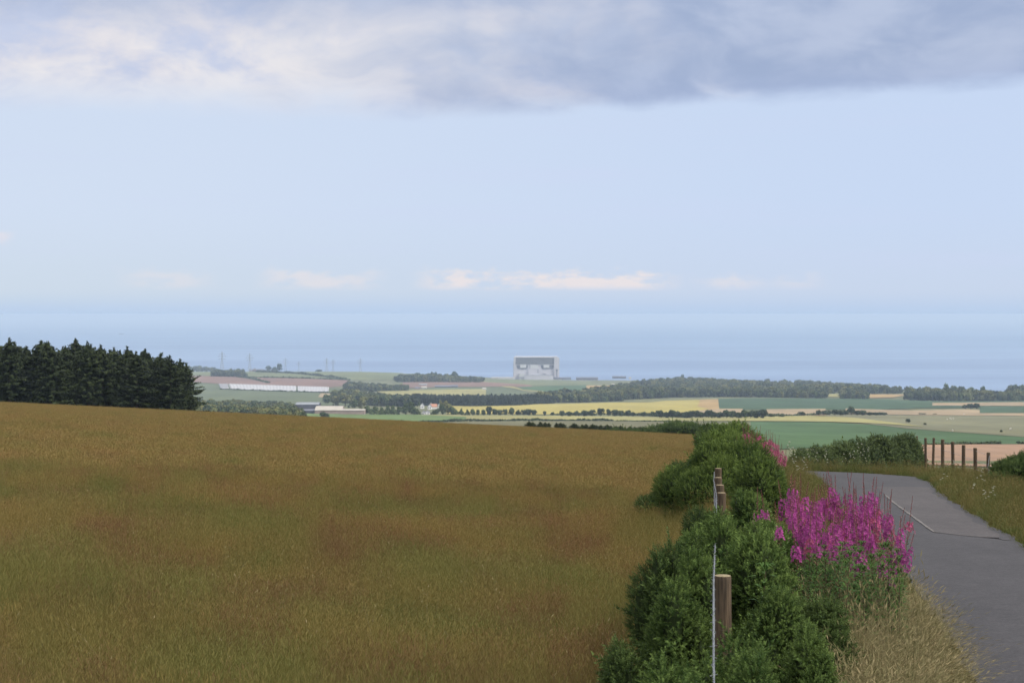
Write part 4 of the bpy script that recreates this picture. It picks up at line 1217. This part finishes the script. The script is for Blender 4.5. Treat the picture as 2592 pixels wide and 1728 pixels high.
def umbel(Dx, Dy, d, label, group):
    k = UK[0]; UK[0] += 1
    x = (Dx-CX)/F*d; zb = float(gz(x, d)); h = max(.5, zpix(Dy, d)-zb)
    o = UP[k] if k < 3 else copy_tree(UP[k % 3], (0, 0, 0))
    o.location = (x, d, zb); o.rotation_euler = (0, 0, k*1.1); o.scale = (.40, .40, h)
    tag(o, label, 'wildflower', group)
r_ = np.random.default_rng(14)
for (zx, zy) in [(330,640),(350,735),(390,805),(410,850),(470,835),(490,745),(570,735),(650,720),(655,745),(920,655),(955,660),(850,740),(890,720),(980,720),(1020,690),(930,740),(800,745),(1100,735),(460,775),(365,690)]:
    px, py = z6(zx, zy); d = 62+(zx-300)*.022 if zx > 480 else 47
    umbel(px*PD, py*PD, d, 'white cow parsley head speckling the bank below the far hedge', 'cow parsley below the far hedge')
for (zx, zy) in [(2100,1025),(2003,1060),(2060,1080),(1890,830),(2000,870),(1985,930),(1930,1000),(1740,800),(1660,915),]:
    px, py = z6(zx, zy); d = 2.55/((py*PD-HY)/F-.045)*.9
    umbel(px*PD, py*PD, min(d, 60), 'small white cow parsley head in the right-hand verge', 'cow parsley in the right-hand verge')

# ------------------------------------------------------------------ fences
def post_part(parent, x, y, ztop, rad, h, seed, lean=0.):
    r = np.random.default_rng(seed); n = 14; g = Geo()
    th = np.linspace(0, 6.283, n, endpoint=False); wob = 1+.03*np.sin(2*th+seed)+r.normal(0, .012, n)
    zs = np.array([-h, -h*.66, -h*.33, -.02, 0]); rr = rad*np.array([1.03, 1.02, 1, 1., .955])
    V = np.stack([np.stack([rr[k]*wob*np.cos(th)+lean*z, rr[k]*wob*np.sin(th), np.full(n, z)], -1) for k, z in enumerate(zs)])
    Q = [(k*n+j, k*n+(j+1) % n, (k+1)*n+(j+1) % n, (k+1)*n+j) for k in range(4) for j in range(n)]
    g.add(V.reshape(-1, 3), Q, 0)
    c = np.vstack([V[-1]+[0, 0, 0], [[0, 0, .004]]]); g.add(c, [(j, (j+1) % n, n) for j in range(n)], 1)
    return build('fence_post', g, [M['post'], M['postend']], parent, loc=(x, y, ztop))
fe = empty('wire_fence', (1.26, 9.7, float(gz(1.26, 9.7))))
tag(fe, 'timber post and wire netting fence running through the gorse', 'fence')
bx, by, bz = fe.location
posts = [(1.258, 9.7, zpix(1321, 9.7)), (1.86, 14.4, zpix(1215, 14.4)), (2.475, 19.2, zpix(1131, 19.2)), (2.635, 20.6, zpix(1113, 20.6)), (2.815, 22.2, zpix(1096, 22.2)), (3.07, 24.2, zpix(1075, 24.2)), (0.6215+.058, 5.0, zpix(1321, 9.7)+.25)]
for k, (x, y, zt) in enumerate(posts):
    post_part(fe, x-bx, y-by, zt-bz, .052, 1.6, 400+k, .01*((k % 3)-1))
ps = sorted(posts, key=lambda p: p[1])
yy = np.linspace(5.0, 24.2, 130)
wx = np.interp(yy, [p[1] for p in ps], [p[0] for p in ps])-.058
wz = np.interp(yy, [p[1] for p in ps], [p[2] for p in ps])
sag = np.zeros_like(yy)
for a, b in zip(ps[:-1], ps[1:]):
    k = (yy >= a[1]) & (yy <= b[1]); q = (yy[k]-a[1])/(b[1]-a[1]); sag[k] = .025*(b[1]-a[1])/5*4*q*(1-q)
g = Geo()
for dz in (.03, .0):
    ph = 0 if dz else math.pi
    yf = np.linspace(5, 24.2, 900)
    zf = np.interp(yf, yy, wz-.05-sag); xf = np.interp(yf, yy, wx)
    g.tube(np.column_stack([xf-bx+.004*np.cos(yf*60+ph), yf-by, zf-bz+.004*np.sin(yf*60+ph)]), .0015, 4)
for k in range(120):
    y = 5+k*.16; z = np.interp(y, yy, wz-.05-sag); x = np.interp(y, yy, wx); a = k*1.9
    g.tube([(x-bx-.016*math.cos(a), y-by-.006, z-bz-.016*math.sin(a)), (x-bx+.016*math.cos(a), y-by+.006, z-bz+.016*math.sin(a))], .0011, 4)
build('barbed_wire', g, M['wire'], fe)
g = Geo()
for k, off in enumerate((.16, .30, .44, .56, .67, .77, .86, .94)):
    g.tube(np.column_stack([wx-bx+.002*np.sin(yy*9+k), yy-by, wz-off-sag*.6-bz]), .0016, 4)
for y in np.arange(5, 24.1, .15):
    x = np.interp(y, yy, wx); z = np.interp(y, yy, wz)
    g.tube([(x-bx, y-by, z-.16-bz), (x-bx+.003, y-by, z-.55-bz), (x-bx, y-by, z-.94-bz)], .0014, 4)
build('netting', g, M['wire'], fe)

fr = empty('post_fence', (20.3, 75, float(gz(20.3, 75))))
tag(fr, 'row of dark timber posts with thin wires above the right-hand verge', 'fence')
rp = []
for k, (zx, zt, d) in enumerate([(1430,588,88),(1505,604,84.2),(1577,604,80.4),(1653,618,76.6),(1738,637,72.8),(1833,665,69),(1933,690,65.4),(2047,729,61.8)]):
    px, py = z6(zx, zt); x = (px*PD-CX)/F*d; z = zpix(py*PD, d); rp.append((x, d, z))
    post_part(fr, x-20.3, d-75, z-fr.location.z, (.125, .13, .12, .15, .14, .145, .15, .135)[k]*.52, 2.0, 420+k, (.02, -.01, .03, 0, -.02, .01, -.01, .02)[k])
x, d, z = rp[-1]; rp.append((x-1.2, d-3.8, z-.25)); post_part(fr, x-1.2-20.3, d-3.8-75, z-.25-fr.location.z, .07, 1.9, 431)
g = Geo()
for off in (.12, .5, .85):
    g.tube([(x-20.3, d-75-.13, z-off-fr.location.z) for x, d, z in rp], .006, 4)
build('fence_wire', g, M['wire'], fr)

# ------------------------------------------------------------------ grass (stuff)
def tuft(seed, blades, stalks, hb, hs, spread, bw, sw, head, droop=.25, hw=.055):
    r = np.random.default_rng(seed); g = Geo()
    def strip(x, y, h, w, bend, a, t0, t1, segs=3):
        V, Q, T = [], [], []
        ca, sa = math.cos(a), math.sin(a); fa = r.uniform(0, 6.28); fx, fy = math.cos(fa), math.sin(fa)
        for s in range(segs+1):
            k = s/segs; ww = w*(1-.85*k)
            px = x+ca*bend*k*k; py = y+sa*bend*k*k; pz = h*k*(1-.12*k*abs(bend)/max(h, .01))
            V += [(px-fx*ww, py-fy*ww, pz), (px+fx*ww, py+fy*ww, pz)]; T += [t0+(t1-t0)*k]*2
        for s in range(segs): Q.append((2*s, 2*s+1, 2*s+3, 2*s+2))
        g.add(V, Q, 0, T)
        return V[-1]
    for _ in range(blades):
        q = math.sqrt(r.uniform(0, 1))*spread; a = r.uniform(0, 6.28); h = hb*r.uniform(.55, 1.15)
        strip(q*math.cos(a), q*math.sin(a), h, bw*r.uniform(.7, 1.3), h*r.uniform(.1, .7), r.uniform(0, 6.28), r.uniform(0, .1), r.uniform(.15, .45))
    for _ in range(stalks):
        q = math.sqrt(r.uniform(0, 1))*spread; a = r.uniform(0, 6.28); h = hs*r.uniform(.7, 1.15); b = r.uniform(0, 6.28)
        tip = strip(q*math.cos(a), q*math.sin(a), h, sw, h*r.uniform(.05, droop), b, .25, .75)
        L = head*r.uniform(.7, 1.3); w = head*hw; dx, dy = math.cos(b)*L*.5, math.sin(b)*L*.5; t = r.uniform(.5, .9)
        up = .85-droop*.8
        for s in (0, 1.57):
            fx, fy = math.cos(b+1.57+s)*w, math.sin(b+1.57+s)*w
            g.add([tip, (tip[0]+dx*.45-fx, tip[1]+dy*.45-fy, tip[2]+L*.45*up), (tip[0]+dx, tip[1]+dy, tip[2]+L*up), (tip[0]+dx*.45+fx, tip[1]+dy*.45+fy, tip[2]+L*.45*up)], [(0, 1, 2, 3)], 0, t)
    return g
near_c = bpy.data.collections.new('meadow_tufts_near'); far_c = bpy.data.collections.new('meadow_tufts_far')
verge_c = bpy.data.collections.new('verge_tufts'); straw_c = bpy.data.collections.new('straw_tufts')
for s in range(6): proto_obj('tuft', tuft(500+s, 54, 26, .27, .50, .20, .0022, .0013, .060, hw=.038), M['meadow'], near_c)
for s in range(5): proto_obj('tuft', tuft(520+s, 60, 44, .30, .46, .42, .006, .0034, .09, hw=.055), M['meadow_far'], far_c)
for s in range(5): proto_obj('tuft', tuft(540+s, 46, 10, .26, .42, .22, .005, .003, .08, .4), M['verge'], verge_c)
for s in range(5): proto_obj('tuft', tuft(560+s, 44, 26, .34, .60, .15, .0024, .0014, .11, .75, hw=.03), M['straw'], straw_c)

def spread_pts(n, umin, umax, d0, d1, r):
    d = np.sqrt(r.uniform(d0*d0, d1*d1, n)); u = r.uniform(umin, umax, n)
    return u*d, d
r_ = np.random.default_rng(21)
PX, PY, S, SZ = [], [], [], []
def meadow_band(n, d0, d1, umin, umax):
    x, y = spread_pts(n, umin, umax, d0, d1, r_)
    keep = x < fence_x(y)+.25
    return x[keep], y[keep]
x, y = meadow_band(30000, 9.5, 46, -.40, .16)
n = len(x); hgt = .75+.45*np.sin(x*.7+1.3*np.sin(y*.31))*np.sin(y*.43+.6*np.sin(x*.5))
s = r_.uniform(.8, 1.2, n)
scatter('meadow_grass', np.column_stack([x, y, gz(x, y)-.02]), s*1.15, r_.uniform(0, 6.28, n), near_c, 'tall brown and green meadow grass in seed filling the near field', s*np.clip(.72+.55*hgt*r_.uniform(.6, 1.25, n), .5, 1.45), r_.normal(0, .13, (n, 2)))
x, y = meadow_band(26000, 44, 112, -.40, .17); x2, y2 = meadow_band(42000, 110, 246, -.40, .14)
x = np.concatenate([x, x2]); y = np.concatenate([y, y2]); n = len(x); s = r_.uniform(.8, 1.25, n)
scatter('meadow_grass', np.column_stack([x, y, gz(x, y)-.02]), s*1.2, r_.uniform(0, 6.28, n), far_c, 'reddish brown meadow grass running up to the brow', s*1.0, r_.normal(0, .08, (n, 2)))
pale_c = bpy.data.collections.new('pale_straws')
for s_ in range(4): proto_obj('tuft', tuft(580+s_, 0, 3, .3, .62, .12, .003, .0030, .08, .6, hw=.06), M['straw'], pale_c)
x, y = meadow_band(6500, 9.5, 75, -.40, .16); n = len(x)
scatter('pale_stalks', np.column_stack([x, y, gz(x, y)-.02]), r_.uniform(.8, 1.2, n), r_.uniform(0, 6.28, n), pale_c, 'sparse pale bleached grass stalks standing above the meadow', r_.uniform(.75, 1.1, n), r_.normal(0, .2, (n, 2)))
# verge on both sides of the lane
def verge_pts(n, d0, d1, umin, umax, side):
    x, y = spread_pts(n, umin, umax, d0, d1, r_)
    if side > 0: keep = x > road_r(y)+.10
    else: keep = (x < road_l(y)-.2) & (x > fence_x(y)+.1)
    return x[keep], y[keep]
x, y = verge_pts(16000, 18, 62, .14, .42, 1); x1, y1 = verge_pts(9000, 58, 112, .13, .42, 1); xl, yl = verge_pts(9000, 8, 60, .12, .30, -1)
far = (y1 > 57)
X = np.concatenate([x, x1, xl]); Y = np.concatenate([y, y1, yl]); n = len(X); s = r_.uniform(.7, 1.25, n)
edge = np.minimum(np.abs(X-road_r(Y)), np.abs(X-road_l(Y))); k = .5+.5*np.clip(edge/1.6, 0, 1)
scatter('verge_grass', np.column_stack([X, Y, gz(X, Y)-.02]), s*(1+.004*Y), r_.uniform(0, 6.28, n), verge_c, 'olive green verge grass along both sides of the lane', s*k*1.05, r_.normal(0, .15, (n, 2)))
# dry straw-coloured tufts spilling on to the lane
n = 2200
y = r_.uniform(7.5, 18, n); x = road_l(y)-.26-np.abs(r_.normal(0, .70, n)); keep = (x > fence_x(y)+.62)
x, y = x[keep], y[keep]; n = len(x); s = r_.uniform(.7, 1.2, n)
tl = r_.normal(0, .2, (n, 2)); tl[:, 1] += .08
scatter('dry_grass', np.column_stack([x, y, gz(x, y)-.02]), s, r_.uniform(0, 6.28, n), straw_c, 'pale dry seeding grass between the gorse and the asphalt', s*np.clip(.30+.85*(road_l(y)-x), .35, 1.0), tl)

n = 170; y = r_.uniform(10.8, 14.2, n); x = r_.uniform(0, 1, n)*(road_l(y)-.5-fence_x(y)-.95)+fence_x(y)+.95
scatter('dry_grass', np.column_stack([x, y, gz(x, y)-.02]), r_.uniform(.8, 1.1, n), r_.uniform(0, 6.28, n), pale_c, 'tall pale seed heads standing before the dark willowherb leaves', r_.uniform(1.2, 1.9, n), r_.normal(0, .16, (n, 2)))

# ------------------------------------------------------------------ sky, sun, camera
SUN_EL, SUN_AZ = 46.0, 112.0         # azimuth measured from the view direction (+Y), clockwise
def make_world():
    w = bpy.data.worlds.new('World'); sc.world = w; w.use_nodes = True
    t = NT(w.node_tree); out = t.n('ShaderNodeOutputWorld'); bg = t.n('ShaderNodeBackground')
    sky = t.n('ShaderNodeTexSky', sky_type='NISHITA'); sky.sun_disc = False
    sky.sun_elevation = math.radians(SUN_EL); sky.sun_rotation = math.radians(SUN_AZ)
    sky.altitude = 100; sky.air_density = 1.0; sky.dust_density = .6; sky.ozone_density = 1.5
    K = .10
    bg.inputs[1].default_value = K
    dirv = t.n('ShaderNodeTexCoord').outputs['Generated']
    X, Y, Z = t.sep(dirv)
    az = t.m('ARCTAN2', X, Y); el = t.m('ARCSINE', Z)
    def C(c, k=1.): return tuple(v*k/K for v in c)
    # clear air low over the sea: milky towards the horizon, a little greener on the left
    low = t.mix(t.ss(az, -.33, .2), C((.61, .71, .83)), C((.585, .685, .86)))
    high = t.mix(t.ss(az, -.3, .3), C((.645, .74, .905)), C((.585, .70, .915)))
    clear = t.mix(t.ss(el, .0, .07), low, high)
    hz = t.ss(el, -.004, .016)
    clear = t.mix(hz, C((.475, .625, .86)), clear)
    base = t.mix(t.ss(el, .16, .5, .95, .0), sky.outputs[0], clear)
    # faint veils
    v1 = t.noise(t.xyz(t.m('MULTIPLY', az, 3.), t.m('MULTIPLY', el, 38.), 1.7), 1., 5, .55)
    base = t.mix(t.m('MULTIPLY', t.ss(v1, .50, .78), .30), base, C((.62, .685, .90)))
    # cumulus bank
    wx = t.m('MULTIPLY', az, 7.5); wy = t.m('MULTIPLY', el, 15.)
    warp = t.noise(t.xyz(wx, wy, .3), 1.1, 3, .5)
    n1 = t.noise(t.xyz(t.m('ADD', wx, t.m('MULTIPLY', warp, .8)), t.m('ADD', wy, t.m('MULTIPLY', warp, .9)), 4.2), 1.3, 8, .56)
    n2 = t.noise(t.xyz(t.m('ADD', t.m('MULTIPLY', az, 17.), warp), t.m('ADD', t.m('MULTIPLY', el, 32.), warp), 9.1), 1.2, 7, .58)
    n3 = t.noise(t.xyz(t.m('MULTIPLY', az, 2.6), t.m('MULTIPLY', el, 17.), 2.2), 1.2, 4, .5)
    edge = t.m('ADD', t.ss(az, -.25, .3, .119, .134), t.m('MULTIPLY', t.m('SUBTRACT', n3, .5), .030))
    edge = t.m('ADD', edge, t.m('MULTIPLY', t.m('SUBTRACT', n2, .5), .018))
    soft = t.ss(az, -.3, .12, .026, .012)
    over = t.m('SUBTRACT', el, edge)
    mask = t.ss(over, -.004, soft)
    mask = t.m('MULTIPLY', mask, t.ss(n1, .20, .46, t_lo(0.80), 1.0))
    # shading inside the bank: bright on the left, slate blue on the right and above
    right = t.ss(t.m('ADD', az, t.m('MULTIPLY', t.m('SUBTRACT', n1, .5), .55)), -.17, .10)
    topd = t.ss(t.m('ADD', el, t.m('MULTIPLY', t.m('SUBTRACT', n1, .5), .07)), .155, .20)
    dark = t.m('MAXIMUM', right, t.m('MULTIPLY', topd, .9))
    tex = t.ss(n2, .34, .68)
    litc = t.mix(tex, C((.555, .62, .80)), C((.73, .72, .79)))
    hi = t.ss(t.m('ADD', n1, t.m('MULTIPLY', n2, .35)), .54, .78)
    litc = t.mix(t.m('MULTIPLY', hi, .75), litc, C((.90, .865, .855)))
    drk = t.mix(t.ss(t.m('ADD', t.m('MULTIPLY', n2, .5), t.m('MULTIPLY', n1, .6)), .42, .70), C((.355, .44, .635)), C((.485, .56, .735)))
    # thin bright cloud base along the lower edge, darker core above it
    drk = t.mix(t.ss(over, .0, .028, .55, 0.), drk, C((.375, .465, .69)))
    cl = t.mix(dark, litc, drk)
    cov = t.mix(mask, base, cl)
    # the rest of the dome: broken grey-white cloud overhead
    n4 = t.noise(dirv, 2.6, 6, .55)
    dome = t.mix(t.ss(n4, .30, .58), t.mix(1., sky.outputs[0], (1.9, 1.9, 1.9), 'MULTIPLY'), C((1.72, 1.69, 1.72)))
    cov = t.mix(t.ss(el, .235, .36), cov, dome)
    # small far cumulus over the horizon
    n5 = t.noise(t.xyz(t.m('MULTIPLY', az, 30.), t.m('MULTIPLY', el, 75.), 5.), 1.2, 7, .62)
    n6 = t.noise(t.xyz(t.m('MULTIPLY', az, 9.), 3.3, 0.), 1., 2, .5)
    ctr = t.ss(az, -.2, .2, .0225, .0185)
    def win(a, b, s=.014): return t.m('MULTIPLY', t.ss(az, a-s, a+s), t.ss(az, b-s, b+s, 1., 0.))
    pat = t.m('MAXIMUM', t.m('MULTIPLY', win(-.052, .095), 1.0), t.m('MULTIPLY', win(-.148, -.086), .62))
    pat = t.m('MAXIMUM', pat, t.m('MULTIPLY', win(-.230, -.188), .40))
    pat = t.m('MAXIMUM', pat, t.m('MULTIPLY', win(.118, .150), .55)); pat = t.m('MAXIMUM', pat, t.m('MULTIPLY', win(.160, .186), .30))
    up = t.m('SUBTRACT', el, t.m('ADD', ctr, t.m('MULTIPLY', t.m('SUBTRACT', n5, .42), .030)))
    band = t.m('MULTIPLY', t.ss(el, .0135, .0185), t.ss(up, -.003, .005, 1., 0.))
    small = t.m('MULTIPLY', t.m('MULTIPLY', band, pat), t.ss(n5, .30, .58))
    cov = t.mix(t.m('MULTIPLY', small, .95), cov, C((.83, .775, .79)))
    b2 = t.m('MULTIPLY', t.m('MULTIPLY', t.ss(el, .0395, .042), t.ss(el, .046, .050, 1., 0.)), t.ss(az, -.305, -.293, 1., 0.))
    cov = t.mix(t.m('MULTIPLY', b2, t.ss(n5, .35, .6, 0., .7)), cov, C((.80, .755, .81)))
    t.put(bg.inputs[0], cov)
    t.put(out.inputs[0], bg.outputs[0])
def t_lo(v): return v
make_world()

sd = bpy.data.lights.new('sun', 'SUN'); sd.energy = 3.9; sd.angle = math.radians(4); sd.color = (1., .95, .87)
so = bpy.data.objects.new('sun', sd); COL.objects.link(so)
from mathutils import Vector
az, el = math.radians(SUN_AZ), math.radians(SUN_EL)
so.rotation_euler = Vector((math.sin(az)*math.cos(el), math.cos(az)*math.cos(el), math.sin(el))).to_track_quat('Z', 'Y').to_euler()

cd = bpy.data.cameras.new('camera'); co = bpy.data.objects.new('camera', cd); COL.objects.link(co)
cd.sensor_width = 36; cd.lens = 36*F/2352; cd.clip_start = .1; cd.clip_end = 400000
co.location = (0, 0, CZ); co.rotation_euler = (math.pi/2, 0, 0)
cd.dof.use_dof = True; cd.dof.focus_distance = 19.0; cd.dof.aperture_fstop = 7.1
cd.shift_y = -(784-HY)/2352
sc.camera = co
vs = sc.view_settings
sc.display_settings.display_device = 'sRGB'
vs.view_transform = 'Standard'; vs.look = 'None'; vs.exposure = 0; vs.gamma = 1; vs.use_curve_mapping = False
cy = sc.cycles
cy.max_bounces = 6; cy.diffuse_bounces = 3; cy.glossy_bounces = 2; cy.transmission_bounces = 3; cy.volume_bounces = 0
cy.use_denoising = True
